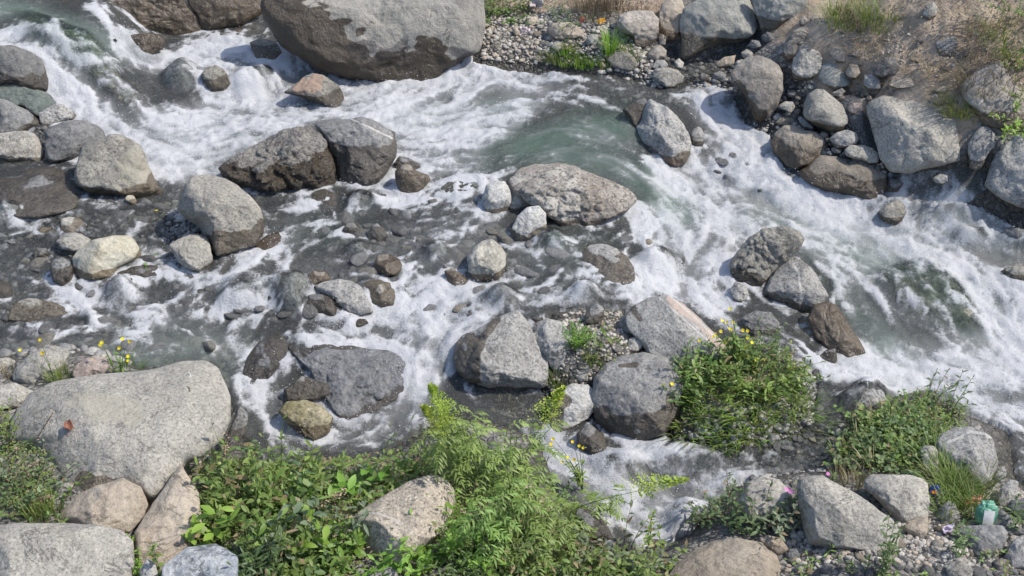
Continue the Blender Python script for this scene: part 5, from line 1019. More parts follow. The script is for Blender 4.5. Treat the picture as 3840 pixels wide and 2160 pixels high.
def tuft(x, y, label, group, h=.18, n=70, spread=.10, W=.006, mat='grass_green', lean=(0, 0), name='grass_tuft', cat='grass', flop=.5):
    P = hit(x, y, SURFS); g = random; V, F, tn, off = [], [], [], 0
    for b in range(n):
        az = g.uniform(0, 6.28); k = g.random()**.5; bx = P+np.array([math.cos(az)*k*spread*.45, math.sin(az)*k*spread*.45, -.015]); hh = h*g.uniform(.55, 1.15); out = k*flop*g.uniform(.5, 1.3)*hh
        d = np.array([math.cos(az), math.sin(az), 0]); sv = np.array([-d[1], d[0], 0])*W*g.uniform(.6, 1.2)*.5; t0 = g.random()
        for i in range(6):
            t = i/5; c = bx+d*out*t**1.7+np.array([lean[0]*t*t, lean[1]*t*t, hh*(t-.28*flop*t*t*t)]); w = (1-t**1.6)+.02; V += [c-sv*w, c+sv*w]; tn += [t0, t0]
        for i in range(5): F.append([off+2*i, off+2*i+1, off+2*i+3, off+2*i+2])
        off += 12
    root = plant_root(name, P, label, cat, group)
    me = mesh_np('blades', np.array(V)-P, np.array(F)); fattr(me, 'tone', tn); link('blades', me, MAT[mat], root); return root, P
def flower(root, P, c, r, mat='petal_yellow', petals=5, nrm=None):
    lv = Leaves(); c = np.array(c); n0 = np.array([0, -.55, .8]) if nrm is None else nrm; n0 = n0+np.array([random.uniform(-.3, .3) for _ in range(3)]); n0 /= np.linalg.norm(n0)
    a = np.cross(n0, [1, 0, 0]); a /= np.linalg.norm(a); b = np.cross(n0, a)
    for i in range(petals):
        t = i/petals*6.283; d = a*math.cos(t)+b*math.sin(t)+n0*.25; lv.add(c, d, n0, r, r*1.05, -.05)
    link('flower', lv.mesh('flower', P), MAT[mat], root)
def up_from(P, x, y):
    """point above P's depth plane seen at picture point x, y"""
    r = ray(x, y); t = (P-CAM)[1]/r[1]; return CAM+r*t
def flowering(x, y, heads, label, group=None, r=.014, mat='petal_yellow', leaves=10, L=.05, W=.014, lmat='leaf_mid', name='yellow_flowered_herb', petals=5, dark=False):
    P = hit(x, y, SURFS); root = plant_root(name, P, label, 'flower', group); st = []; lv = Leaves()
    for hx, hy in heads:
        T = up_from(P, hx, hy)+np.array([0, random.uniform(-.03, .03), 0]); mid = P*.45+T*.55+np.array([(P[0]-T[0])*.25, 0, .02]); pts = [P*(1-t)**2+2*mid*t*(1-t)+T*t*t for t in np.linspace(0, 1, 9)]; st.append((pts, .0028, .0012))
        for i in range(leaves):
            p, tg = along(pts, random.uniform(.02, .65)); lv.add(p, rdir(random.uniform(0, 6.28), random.uniform(.0, .7)), UPV, L*random.uniform(.6, 1.2), W, .3)
        flower(root, P, T, r*random.uniform(.85, 1.15), mat, petals)
    link('stem', tube(st, 'stem', P, 4), MAT['stem_brown' if dark else 'stem_green'], root); link('foliage', lv.mesh('foliage', P), MAT[lmat], root); return root, P
# ------------------------------------------------------------------ where the plants grow
def fill(poly, n, fn, mind=0, bl=True):
    pl = PX('P', poly); done = []; tries = 0
    while len(done) < n and tries < 4000:
        tries += 1; x, y = random.uniform(pl[:,0].min(), pl[:,0].max()), random.uniform(pl[:,1].min(), pl[:,1].max())
        if inpoly(x, y, pl) and not (bl and blocked(x, y)) and all(math.hypot(x-a, y-b) > mind for a, b in done):
            done.append((x, y)); r_ = fn(x, y, len(done))
            if r_:
                o_ = r_[0]; fx_ = (x-pl[:,0].min())/(np.ptp(pl[:,0])+1); fy_ = (y-pl[:,1].min())/(np.ptp(pl[:,1])+1)
                z_ = ('back' if fy_ < .33 else 'front' if fy_ > .67 else 'middle')+' '+('left' if fx_ < .33 else 'right' if fx_ > .67 else 'centre'); ch_ = o_.children[-1] if o_.children else None
                hue = {'leaf_mid':'mid-green', 'leaf_dark':'dark green', 'leaf_grey':'grey-green', 'leaf_fresh':'bright green', 'leaf_fern':'soft green', 'grass_green':'olive green', 'grass_dry':'straw yellow', 'brush_brown':'brown'}.get(next((c.data.materials[0].name for c in o_.children if c.name.startswith(('foliage', 'blades'))), ''), '')
                lab = ' '.join(w for w in o_['label'].split() if w not in ('green', 'mixed', 'yellowish')); lab = (hue+' ' if hue else '')+lab+', '+z_+' of them'
                if len(lab.replace('-', ' ').split()) <= 16: o_['label'] = lab
                elif len(lab.split()) > 16: o_['label'] = (hue+' '+' '.join(lab.split()[1:9])+', '+z_).strip()
U = random.uniform
# leafy thicket left of the tan granite boulder
G1 = 'leafy herbs of the bottom thicket'
fill("470,1250 620,1190 760,1215 900,1215 1050,1190 1100,1215 980,1260 890,1330 910,1400 960,1470 600,1500 540,1440 470,1370", 66, lambda x, y, i: herb(x, y, 'leafy herb in the thicket beside the tan granite boulder', G1, h=U(.09, .36), n=random.randint(4, 8), spread=U(.10, .24), L=U(.045, .09), W=random.choice([.012, .018, .024, .032]), per=random.randint(6, 11), el=(-.2, 1.2), mat=random.choice(['leaf_mid', 'leaf_mid', 'leaf_mid', 'leaf_fern', 'leaf_dark', 'leaf_grey'])), 26)
fill("560,1200 700,1190 900,1200 1060,1170 1080,1200 900,1230 560,1240", 16, lambda x, y, i: herb(x, y, 'low green herb along the water side of the bottom thicket', 'herbs along the thicket edge', h=U(.08, .16), n=7, spread=.14, L=.04, W=.017, per=9, mat='leaf_mid'), 24)
herb(640, 1200, 'tall leafy shoot rising at the left end of the thicket against the falls', None, h=.34, n=2, spread=.05, L=.07, W=.024, per=9, mat='leaf_mid')
herb(790, 1215, 'twin dark shoots standing up from the thicket below the mossy rock', None, h=.22, n=3, spread=.08, L=.06, W=.02, per=7, mat='leaf_dark')
herb(925, 1215, 'pale reddish shoot standing in the thicket left of the thin bud stem', None, h=.2, n=2, spread=.06, L=.06, W=.024, per=7, mat='leaf_grey')
herb(962, 1150, 'thin arching stem with a yellow bud and small round leaves at the water', None, h=.34, n=1, spread=.02, L=.04, W=.02, per=12, mat='leaf_grey', lean=(.10, .0), bare=.1)
herb(452, 1215, 'dusty pale-leaved sprig in front of the huge flat boulder', None, h=.13, n=2, spread=.08, L=.07, W=.02, per=5, mat='leaf_grey')
herb(1010, 1440, 'broad yellow-green rosette at the bottom edge in the thicket', None, h=.12, n=5, spread=.16, L=.10, W=.028, per=5, mat='leaf_fresh')
herb(880, 1390, 'yellow-green leafy sprig in the thicket near the bottom edge', None, h=.16, n=4, spread=.12, L=.08, W=.03, per=6, mat='leaf_fresh')
herb(610, 1290, 'fresh broad-leaved sprout at the left side of the thicket', None, h=.12, n=4, spread=.14, L=.08, W=.032, per=5, mat='leaf_fresh')
for x, y, l in [(560,1330,'broad-leaved plant low at the left of the thicket'), (700,1290,'broad-leaved plant in the middle of the thicket'), (820,1300,'broad-leaved plant left of the tan granite boulder'), (740,1400,'broad-leaved plant near the bottom edge of the thicket'), (900,1235,'broad-leaved plant behind the tan granite boulder'), (520,1400,'broad-leaved plant above the blue and white banded rock')]:
    herb(x, y, l, None, h=U(.2, .3), n=4, spread=.16, L=.10, W=.04, per=5, mat=random.choice(['leaf_mid', 'leaf_grey', 'leaf_fresh']), name='broad_leaved_plant')
# dead seed heads in the thicket
def seedhead(x, y, dx, dy, L, label, n=60, r=.008):
    P = hit(x, y, SURFS)+np.array([0, 0, .12]); root = plant_root('dried_seed_head', P, label, 'dead plant'); d = np.array([dx, dy, .25]); d /= np.linalg.norm(d); pts = [P+d*L*t+np.array([0, 0, .03*math.sin(t*3)]) for t in np.linspace(0, 1, 7)]
    link('stem', tube([(pts, .0045, .0025)], 'stem', P), MAT['dry_seed'], root)
    lv = Leaves()
    for i in range(n):
        c = pts[0]+(pts[-1]-pts[0])*U(.35, 1.15); lv.add(c+np.array([U(-.022, .022), U(-.022, .022), U(-.01, .02)]), rdir(U(0, 6.28), U(-.3, .9)), UPV, U(.012, .02), r*1.5, .3)
    link('seeds', lv.mesh('seeds', P), MAT['dry_seed'], root)
seedhead(760, 1330, .9, .35, .22, 'long brown dried seed head lying across the thicket')
seedhead(680, 1385, .5, .6, .2, 'brown dried seed head at the bottom of the thicket')
seedhead(575, 1250, -.05, .5, .24, 'orange-brown dead stalk with a withered head at the left of the thicket', 30)
# tall feathery plants in the middle
G2 = 'feathery green plants in the middle'
FL = 'tall feathery plant between the tan granite boulder and the falls'
for x, y, h, ln in [(1180,1260,.5,0), (1240,1250,.5,.02), (1300,1260,.46,.02), (1330,1290,.34,.0), (1290,1340,.48,.0), (1360,1350,.3,.02), (1150,1220,.42,-.03), (1250,1400,.42,0), (1340,1410,.4,.02), (1120,1170,.3,-.03),(1230,1200,.44,0)]:
    fern(x, y, FL+(', '+('back' if y < 1200 else 'front' if y > 1300 else 'middle')+' '+('left' if x < 1200 else 'right' if x > 1290 else 'centre')), G2, h=h*random.uniform(.95, 1.3), n=3, spread=.15, lean=(ln, .02))
fern(1180, 1215, 'feathery plant with two upright yellow-green plumes at the water edge', None, h=.52, n=4, spread=.06, plume=2, lean=(-.03, 0), plume_len=.26)
fern(1300, 1215, 'feathery plant with one slanting yellow-green plume in front of the pale speckled boulder', None, h=.46, n=2, spread=.05, plume=1, lean=(.19, .02), plume_len=.28)
fern(1420, 1300, 'feathery plant with a yellow-green plume leaning far right over the lower falls', None, h=.30, n=1, spread=.02, plume=1, lean=(.40, -.02), plume_len=.30, per=14)
fern(1460, 1300, 'drooping feathery sprays hanging over the lower falls', None, h=.2, n=2, spread=.08, lean=(.10, 0), per=7)
herb(1040, 1175, 'dark stemmed herb with tiny rosy buds left of the plumed plants', None, h=.3, n=6, spread=.16, L=.045, W=.011, per=9, mat='leaf_dark', smat='stem_brown')
herb(1110, 1165, 'grey-stemmed herb close to the left of the two upright plumes', None, h=.3, n=6, spread=.14, L=.045, W=.011, per=10, mat='leaf_dark')
herb(1290, 1170, 'thin pale pink flower spike between the plumed plants', None, h=.36, n=2, spread=.04, L=.028, W=.007, per=22, mat='leaf_grey', smat='stem_brown')
herb(1405, 1240, 'purple-grey topped herb at the edge of the lower falls', None, h=.16, n=9, spread=.16, L=.035, W=.016, per=10, mat='leaf_dark', smat='stem_brown')
herb(1110, 1400, 'bright yellow-green bush in front of the large tan granite boulder', None, h=.24, n=26, spread=.30, L=.06, W=.02, per=11, mat='leaf_fresh', name='bright_bush')
herb(1160, 1345, 'smaller bright green bush at the foot of the feathery plants', None, h=.2, n=12, spread=.2, L=.042, W=.015, per=12, mat='leaf_fresh', name='bright_bush')
herb(1130, 1300, 'thin sprig with long grey leaves over the top of the large tan granite boulder', None, h=.24, n=2, spread=.08, L=.07, W=.018, per=8, mat='leaf_grey', lean=(-.12, 0))
herb(1000, 1372, 'dark narrow sprig standing against the large tan granite boulder', None, h=.16, n=2, spread=.05, L=.06, W=.016, per=6, mat='leaf_dark')
fill("1180,1330 1450,1300 1470,1380 1560,1440 1700,1440 1690,1490 1150,1500", 46, lambda x, y, i: herb(x, y, 'low herb at the bottom edge beside the bright bush', 'low herbs right of the bright bush', h=U(.08, .22), n=8, spread=.2, L=U(.04, .06), W=U(.012, .02), per=10, mat=random.choice(['leaf_mid', 'leaf_dark', 'grass_green', 'leaf_mid', 'leaf_grey'])), 26)
fill("1220,1330 1460,1330 1520,1449 1250,1449", 14, lambda x, y, i: tuft(x, y, 'yellowish grass tuft among the low herbs at the bottom edge', 'grass among the low herbs', h=U(.12, .24), n=50, spread=.16, mat=random.choice(['grass_green', 'grass_green', 'grass_dry'])), 30)
herb(1560, 1395, 'grey-green shrublet with long bare-based shoots in front of the lower falls', None, h=.24, n=6, spread=.22, L=.06, W=.018, per=9, mat='leaf_grey', smat='stem_brown')
herb(1625, 1395, 'upright sprig with paired oval leaves in front of the lower falls', None, h=.34, n=2, spread=.05, L=.052, W=.02, per=8, mat='leaf_mid', opp=True, bare=.3)
herb(1500, 1345, 'two-leaved yellow sprig by the dark boulder of the lower falls', None, h=.08, n=1, spread=.02, L=.05, W=.02, per=3, mat='leaf_fresh')
herb(1580, 1430, 'dense grey-green shrublet at the bottom edge left of the smooth tan-grey boulder', None, h=.16, n=12, spread=.26, L=.045, W=.015, per=10, mat='leaf_grey')
herb(1680, 1425, 'fresh green herb touching the left of the smooth tan-grey boulder', None, h=.12, n=9, spread=.2, L=.045, W=.02, per=8, mat='leaf_mid')
# lower right shrub and its neighbours
for x, y, h in [(1810,1325,.24), (1860,1330,.26), (1910,1330,.28), (1960,1335,.24), (1985,1300,.22), (1780,1300,.16), (1840,1290,.2)]:
    herb(x, y, 'dark olive shrub between the lower falls and the large wedge-shaped boulder', 'dark shrub stems by the wedge-shaped boulder', h=h, n=7, spread=.17, L=.05, W=.017, per=11, mat=random.choice(['leaf_dark', 'leaf_grey']), smat='stem_brown', name='dark_shrub')
def twig(x, y, heads, label, name='bare_twig', r=.0022):
    P = hit(x, y, SURFS); root = plant_root(name, P, label, 'twig'); st = []; bd = []
    for hx, hy in heads:
        T = up_from(P, hx, hy); st.append(([P, P*.6+T*.4+np.array([.01, 0, .02]), P*.3+T*.7, T], r, r*.5)); bd.append((T, .006, 1.2)); q = P*.4+T*.6; T2 = q+np.array([U(-.06, .06), 0, .05]); st.append(([q, T2], r*.6, r*.4)); bd.append((T2, .005, 1.))
    link('stem', tube(st, 'stem', P, 4), MAT['stem_brown'], root); link('buds', blobs(bd, 'buds', P), MAT['stem_brown'], root); return root, P
twig(600, 1290, [(575,1215), (640,1230), (600,1200)], 'dead forked twig standing in the left of the thicket')
twig(850, 1340, [(800,1280), (880,1270), (840,1250)], 'dead forked twig standing in the thicket by the tan granite boulder')
twig(1480, 1440, [(1440,1370), (1520,1380), (1490,1350)], 'dead forked twig at the bottom edge right of the feathery plants')
twig(1830, 1320, [(1835,1190), (1770,1250), (1715,1290)], 'bare brown twig over the lower falls, left of the dark shrub')
rt, P = flowering(1985, 1300, [(1978,1228), (1989,1234)], 'thistle with two purple heads left of the large wedge-shaped boulder', r=.014, mat='petal_pink', lmat='leaf_dark', petals=9, name='purple_thistle', dark=True)
flowering(2100, 1205, [(2081,1187)], 'single purple thistle head at the left corner of the grass patch', r=.013, mat='petal_pink', lmat='leaf_dark', petals=9, name='purple_thistle', dark=True)
twig(2025, 1270, [(2050,1205), (2065,1195), (2030,1215), (1965,1180), (2078,1215)], 'branched dark twig over the top of the large wedge-shaped boulder')
for x, y, h, l in [(2225,1430,.42,'tall dark leafy stem before the pebbles at the right, standing over the large wedge-shaped boulder'), (2215,1449,.26,'leafy stem at the bottom edge just left of the tall dark one'), (2410,1400,.26,'leafy stem in the pebbles left of the corner, under the grey stone'), (2545,1330,.24,'hanging leafy sprig at the right frame edge')]:
    herb(x, y, l, None, h=h, n=3, spread=.06, L=.055, W=.015, per=14, mat='leaf_dark')
herb(2115, 1340, 'thin feathery weed in front of the large wedge-shaped boulder', None, h=.18, n=5, spread=.14, L=.03, W=.005, per=14, mat='grass_dry')
for x, y, l in [(2180,1440,'low leafy weed in the pebbles left of the tall dark stems'), (2300,1449,'small leafy weed at the bottom edge among the pebbles'), (2060,1430,'small weed beside the round pale stone at the bottom edge'), (2460,1380,'grassy weed below the green packet'), (2560,1420,'dark weed in the bottom right corner')]:
    herb(x, y, l, None, h=.1, n=6, spread=.16, L=.04, W=.013, per=7, mat='leaf_mid')
# left side
for x, y, h, m, l in [(0,1130,.26,'leaf_mid','green leafy herb at the left edge against the huge flat boulder'), (20,1210,.22,'leaf_grey','grey-leaved herb at the left edge, below the green one'), (70,1240,.2,'leaf_dark','dark small-leaved herb in front of the huge flat boulder'), (110,1220,.18,'leaf_grey','airy grey herb touching the huge flat boulder'), (60,1290,.14,'leaf_dark','dark low herb above the bottom left boulder'), (15,1290,.2,'leaf_dark','dark herb at the left edge above the bottom left boulder'), (115,1280,.12,'leaf_mid','green low herb between the leaning tan boulder and the bottom left one')]:
    herb(x, y, l, None, h=h, n=9, spread=.22, L=.032, W=.016, per=12, mat=m, smat='stem_brown')
def dry_spike(x, y, tx, ty, label):
    P = hit(x, y, SURFS); T = up_from(P, tx, ty); root = plant_root('dry_spike', P, label, 'dead plant'); pts = [P+(T-P)*t for t in np.linspace(0, 1, 6)]; link('stem', tube([(pts, .003, .002)], 'stem', P), MAT['stem_brown'], root)
    lv = Leaves()
    for i in range(90): lv.add(P+(T-P)*U(.3, 1)+np.array([U(-.008, .008), U(-.008, .008), U(-.006, .008)]), rdir(U(0, 6.28), U(-.5, 1)), UPV, .012, .006, .2)
    link('seeds', lv.mesh('seeds', P), MAT['dry_seed'], root)
dry_spike(70, 1140, 135, 1035, 'brown dried spike lying up the huge flat boulder')
dry_spike(20, 1270, 130, 1250, 'brown dried spike low at the left edge'); dry_spike(0, 1220, 100, 1160, 'brown dried spike in the middle of the left edge herbs'); dry_spike(0, 1180, 45, 1125, 'brown dried spike high at the left edge')
fill("60,1270 150,1280 150,1310 60,1312", 5, lambda x, y, i: tuft(x, y, 'grass tuft on the back rim of the bottom left boulder', 'grass behind the bottom left boulder', h=.12, n=60, spread=.14), 16, False)
herb(405, 1449, 'narrow leafy stem standing before the sloping brown-grey rock', None, h=.34, n=2, spread=.03, L=.05, W=.018, per=15, mat='leaf_mid', bare=.05)
for x, y in [(345,1380), (347,1420), (342,1449)]: herb(x, y, 'small bright green creeper on the right edge of the bottom left boulder', 'creeper on the bottom left boulder', h=.1, n=7, spread=.06, L=.02, W=.01, per=12, mat='leaf_fresh')
tuft(155, 960, 'dark green grass tuft right of the pale oval boulder', None, h=.13, n=110, spread=.18, mat='grass_green'); tuft(300, 938, 'green grass tuft on the top edge of the huge flat boulder', None, h=.08, n=140, spread=.34, mat='leaf_fresh', flop=.9)
tuft(20, 945, 'dry grass tuft at the left edge beside the pale oval boulder', None, h=.09, n=90, spread=.22, mat='grass_dry')
flowering(140, 965, [(50,882), (103,851), (107,888)], 'thin herb with three yellow flowers over the pale oval boulder', r=.013, leaves=2)
flowering(290, 940, [(232,904), (259,855), (251,873)], 'thin herb with three yellow flowers left of the grass on the huge flat boulder', r=.013, leaves=2)
flowering(305, 940, [(308,852), (301,874), (324,865), (322,898), (325,900)], 'thin herb with five yellow flowers behind the huge flat boulder', r=.013, leaves=2)
herb(375, 655, 'small yellow-green sprig at the right end of the cream boulder', None, h=.04, n=4, spread=.08, L=.035, W=.015, per=4, mat='leaf_fresh')
# lower falls flowers
flowering(1465, 1235, [(1391,1111), (1386,1125), (1441,1120), (1467,1129), (1427,1147), (1444,1153), (1414,1156), (1457,1124)], 'tall thin herb with small yellow flowers over the lower falls', r=.012, leaves=7, L=.05, W=.013)
# centre gravel plants
herb(1450, 865, 'bright feathery clump beside the rounded granite boulder', None, h=.17, n=22, spread=.10, L=.028, W=.006, per=20, mat='leaf_fresh', name='feathery_clump')
for x, y, l in [(1480,890,'grass tuft in front of the bright feathery clump, left one'), (1500,905,'grass tuft in front of the bright feathery clump, right one')]: tuft(x, y, l, None, h=.09, n=80, spread=.16)
herb(1520, 860, 'small broad-leaved herb in the cobble heap left of the striped slab', None, h=.07, n=8, spread=.16, L=.05, W=.018, per=5, mat='leaf_mid')
herb(1485, 880, 'low mixed herb between the feathery clump and the cobble heap', None, h=.06, n=10, spread=.2, L=.03, W=.012, per=7, mat='leaf_mid')
herb(1630, 860, 'dark tuft against the left side of the striped slab', None, h=.07, n=6, spread=.08, L=.035, W=.01, per=8, mat='leaf_dark')
tuft(1405, 960, 'dark olive grass tuft between the peaked and the oval grey boulders', None, h=.11, n=120, spread=.18, mat='grass_green')
tuft(1285, 1010, 'thin olive grass in the gap under the peaked granite boulder', None, h=.06, n=60, spread=.2, mat='grass_dry')
# grassy islet
flowering(1855, 915, [(1838,782), (1815,800), (1828,812), (1845,815), (1800,835), (1795,850), (1823,858), (1868,830), (1882,838), (1890,855), (1875,868), (1862,872), (1760,862), (1785,884), (1840,835), (1856,888), (1812,828), (1852,850), (1835,825), (1880,850)], 'tall yellow-flowered plant on the grassy islet beside the striped slab', r=.012, leaves=12, L=.05, W=.014, name='yellow_flowered_herb')
flowering(1890, 925, [(1903,895), (1920,902), (1885,903), (1870,908), (1858,905), (1900,903)], 'short plant with yellow flowers on the right of the tall yellow-flowered one', r=.012, leaves=8)
flowering(1690, 1010, [(1690,962)], 'leafy herb with one yellow flower over the large oval grey boulder', r=.014, leaves=30, L=.06, W=.02)
GI = 'herbs on the grassy islet'
fill("1690,1010 1710,900 1790,880 1880,890 1960,900 2020,950 2010,1010 1900,1010 1800,1000 1700,1040", 34, lambda x, y, i: herb(x, y, 'green herb on the grassy islet among the grasses', GI, h=U(.05, .26), n=random.randint(3, 8), spread=U(.1, .24), L=U(.035, .075), W=U(.010, .022), per=8, el=(-.1, 1.2), mat=random.choice(['leaf_mid', 'leaf_mid', 'leaf_dark', 'leaf_fern'])), 20)
fill("1690,1060 1720,980 1800,960 1900,930 2030,960 2030,1060 1900,1110 1830,1135 1740,1105", 40, lambda x, y, i: tuft(x, y, 'floppy grass tuft on the grassy islet right of the oval grey boulder', 'grasses on the grassy islet', h=U(.04, .17), n=random.randint(16, 40), spread=U(.15, .34), W=.010, lean=(U(-.06, .1), -.04), mat=random.choice(['grass_green', 'leaf_fern', 'grass_green', 'leaf_fresh']), flop=.9), 20)
herb(1725, 945, 'dark narrow-leaved shoot in front of the striped slab on the islet', None, h=.24, n=4, spread=.08, L=.06, W=.014, per=11, mat='leaf_dark')
herb(1950, 900, 'dark feathery shoot at the right of the islet', None, h=.2, n=4, spread=.1, L=.05, W=.011, per=12, mat='leaf_dark')
for x, y, hd in [(1745,980,[(1730,880),(1760,900)]), (1985,960,[(2000,880),(1965,885)]), (1900,1000,[(1920,940),(1880,930)])]:
    twig(x, y, hd, 'dead thin stalk standing out of the grassy islet, '+('left one' if x < 1800 else 'right one' if x > 1950 else 'front one'), r=.0018)
# grass patch at the lower right
fill("2110,1180 2130,1110 2230,1040 2330,1010 2410,1040 2370,1090 2330,1130 2320,1190 2200,1190", 32, lambda x, y, i: tuft(x, y, 'grass tuft in the grass patch left of the large round granite boulder', 'grass patch at the lower right', h=U(.04, .15), n=random.randint(16, 40), spread=U(.15, .3), W=.010, flop=.8, mat=random.choice(['grass_green', 'grass_green', 'grass_dry', 'leaf_fern', 'leaf_mid'])), 18)
fill("2130,1180 2150,1090 2300,1040 2330,1180", 22, lambda x, y, i: herb(x, y, 'small clover-like herb in the grass patch at the lower right', 'clover in the grass patch', h=U(.08, .15), n=10, spread=.2, L=.035, W=.022, per=9, mat=random.choice(['leaf_mid', 'leaf_dark'])), 22)
herb(2330, 1010, 'tall grey herb on the top of the grass patch beside the rapids', None, h=.26, n=5, spread=.12, L=.045, W=.012, per=12, mat='leaf_grey'); herb(2385, 1030, 'tall dark herb at the right corner of the grass patch', None, h=.3, n=5, spread=.12, L=.05, W=.012, per=12, mat='leaf_dark')
for x, y, l in [(2360,1210,'long grass tuft between the upright grey stone and the round granite boulder'), (2400,1225,'long grass tuft at the foot of the large round granite boulder'), (2350,1165,'grass tuft against the upright grey stone'), (2420,1250,'drooping grass tuft left of the green packet'), (2380,1250,'olive grass tuft above the grey stone left of the green packet'), (2470,1230,'brown grass tuft under the large round granite boulder'), (2390,1300,'thin grass under the grey stone left of the green packet'), (2450,1290,'dry grass tuft at the left side of the green packet')]:
    tuft(x, y, l, None, h=.2, n=110, spread=.18, W=.007, flop=.9, mat=random.choice(['grass_green', 'leaf_fern']))
for x, y, l in [(2120,1205,'dry grass tuft behind the large wedge-shaped boulder, left one'), (2160,1225,'dry grass tuft behind the large wedge-shaped boulder, right one')]: tuft(x, y, l, None, h=.12, n=90, spread=.2, mat='grass_dry')
# far bank
for x, y, l in [(1245,45,'bushy green plant at the top edge right of the giant boulder'), (1290,35,'green plant at the top edge, second from the giant boulder'), (1240,20,'green plant in the top corner against the giant boulder')]:
    herb(x, y, l, None, h=.16, n=16, spread=.3, L=.035, W=.014, per=12, mat='leaf_mid')
for x, y, l in [(1400,45,'dull green plant at the top edge above the cream block, left one'), (1440,50,'dull green plant at the top edge above the cream block, right one')]: herb(x, y, l, None, h=.14, n=14, spread=.3, L=.03, W=.008, per=14, mat='leaf_dark')
tuft(1535, 128, 'bright grass clump in front of the big rounded grey-tan boulder', None, h=.2, n=110, spread=.18, W=.011, mat='leaf_fresh')
fill("1370,150 1400,110 1450,120 1500,150 1590,120 1600,160 1500,165", 14, lambda x, y, i: tuft(x, y, 'low green tuft on the far waterline below the cream block', 'low tufts on the far waterline', h=.09, n=70, spread=.2, W=.008, mat=random.choice(['leaf_fresh', 'grass_green'])), 14)
fill("1480,70 1560,30 1560,0 1460,0 1470,50", 8, lambda x, y, i: tuft(x, y, 'dry brown brush at the top edge left of the big grey-tan boulder', 'dry brush at the top edge', h=.22, n=90, spread=.3, W=.004, mat='brush_brown', name='dry_brush', cat='brush'), 14)
for x, y, l in [(1650,60,'dry brown brush hanging over the reddish tan rock, left one'), (1680,80,'dry brown brush hanging over the reddish tan rock, right one'), (1610,20,'dry brown brush above the big rounded grey-tan boulder')]: tuft(x, y, l, None, h=.2, n=100, spread=.3, W=.004, mat='brush_brown', name='dry_brush', cat='brush', flop=1.2)
fill("2060,60 2120,20 2230,10 2280,40 2200,70 2120,90", 10, lambda x, y, i: tuft(x, y, 'dry grass tuft on the soil slope above the long leaning rock', 'dry grasses on the upper soil slope', h=U(.14, .24), n=90, spread=.3, W=.005, mat=random.choice(['grass_dry', 'grass_green', 'brush_brown']), flop=1.), 16, False)
fill("2400,180 2440,60 2560,20 2576,160 2500,230 2400,240", 17, lambda x, y, i: tuft(x, y, 'dry brush tuft on the slope at the top right corner', 'brush at the top right corner', h=U(.12, .22), n=70, spread=.34, W=.005, mat=random.choice(['brush_brown', 'brush_brown', 'grass_dry', 'grass_green']), name='dry_brush', cat='brush', flop=1.), 18, False)
fill("2140,80 2250,120 2300,180 2250,200 2150,130", 9, lambda x, y, i: tuft(x, y, 'thin root-like dry tuft on the bare part of the soil slope', 'root-like tufts on the bare slope', h=.13, n=50, spread=.3, W=.003, mat='brush_brown', name='dry_brush', cat='brush', flop=1.4), 20, False)
fill("2330,150 2370,220 2420,230 2420,290 2340,230", 6, lambda x, y, i: tuft(x, y, 'thin dry tuft above the huge granite block', 'thin tufts above the huge granite block', h=.14, n=60, spread=.2, W=.004, mat='grass_dry', flop=1.1), 16, False)
for x, y, l in [(2400,280,'grassy tuft above the right shoulder of the huge granite block'), (2430,285,'dull green tuft between the huge granite block and the half buried boulder')]: tuft(x, y, l, None, h=.18, n=120, spread=.24, W=.005, mat='grass_green', flop=1.)
for x, y, l in [(2530,320,'bright green leafy plant at the right edge above the shaded granite boulder'), (2560,290,'bright green plant cut by the right frame edge')]: herb(x, y, l, None, h=.16, n=14, spread=.26, L=.05, W=.014, per=10, mat='leaf_fresh')
for x, y, l in [(2560,170,'green plant at the right edge high on the slope'), (2568,235,'green plant at the right edge under the high one'), (2570,30,'yellow-green weed in the top right corner')]: herb(x, y, l, None, h=.14, n=12, spread=.28, L=.04, W=.014, per=10, mat='leaf_mid')
# low ground cover nobody could count
def cover(name, regions, mat, label):
    lv = Leaves()
    for poly, n, L in regions:
        W = hits(PX('P', poly), B)[:,:2]; k = 0
        while k < n:
            x, y = U(W[:,0].min(), W[:,0].max()), U(W[:,1].min(), W[:,1].max())
            if poly_sd(np.array([x]), np.array([y]), W)[0] > 0:
                k += 1; z = float(sample(GR, np.array([x]), np.array([y]))[0]); lv.add((x, y, z+U(0, .06)), rdir(U(0, 6.28), U(.0, 1.)), UPV, L*U(.6, 1.3), L*.35, .3)
    o = link(name, lv.mesh(name, np.zeros(3)), MAT[mat]); tag(o, label, 'ground cover', kind='stuff')
cover('ground_cover', [("440,1190 640,1170 1080,1170 1200,1200 1450,1280 1560,1420 1700,1449 1700,1520 400,1520 440,1300", 4500, .035), ("1690,1080 1700,900 1880,870 2030,950 2030,1050 1830,1120", 1300, .035), ("2100,1200 2130,1090 2330,1000 2420,1060 2430,1280 2300,1220", 1500, .035), ("0,1040 140,1180 160,1310 0,1320", 900, .03)], 'leaf_mid', 'low green ground cover between the plants of the near bank')
cover('dry_litter', [("1220,0 1640,0 1640,80 1220,50", 700, .03), ("2060,0 2576,0 2576,330 2400,260 2150,120", 700, .03), ("460,1200 1060,1200 1560,1449 500,1480", 1500, .03)], 'brush_brown', 'brown dead leaves and stalks lying on the banks')
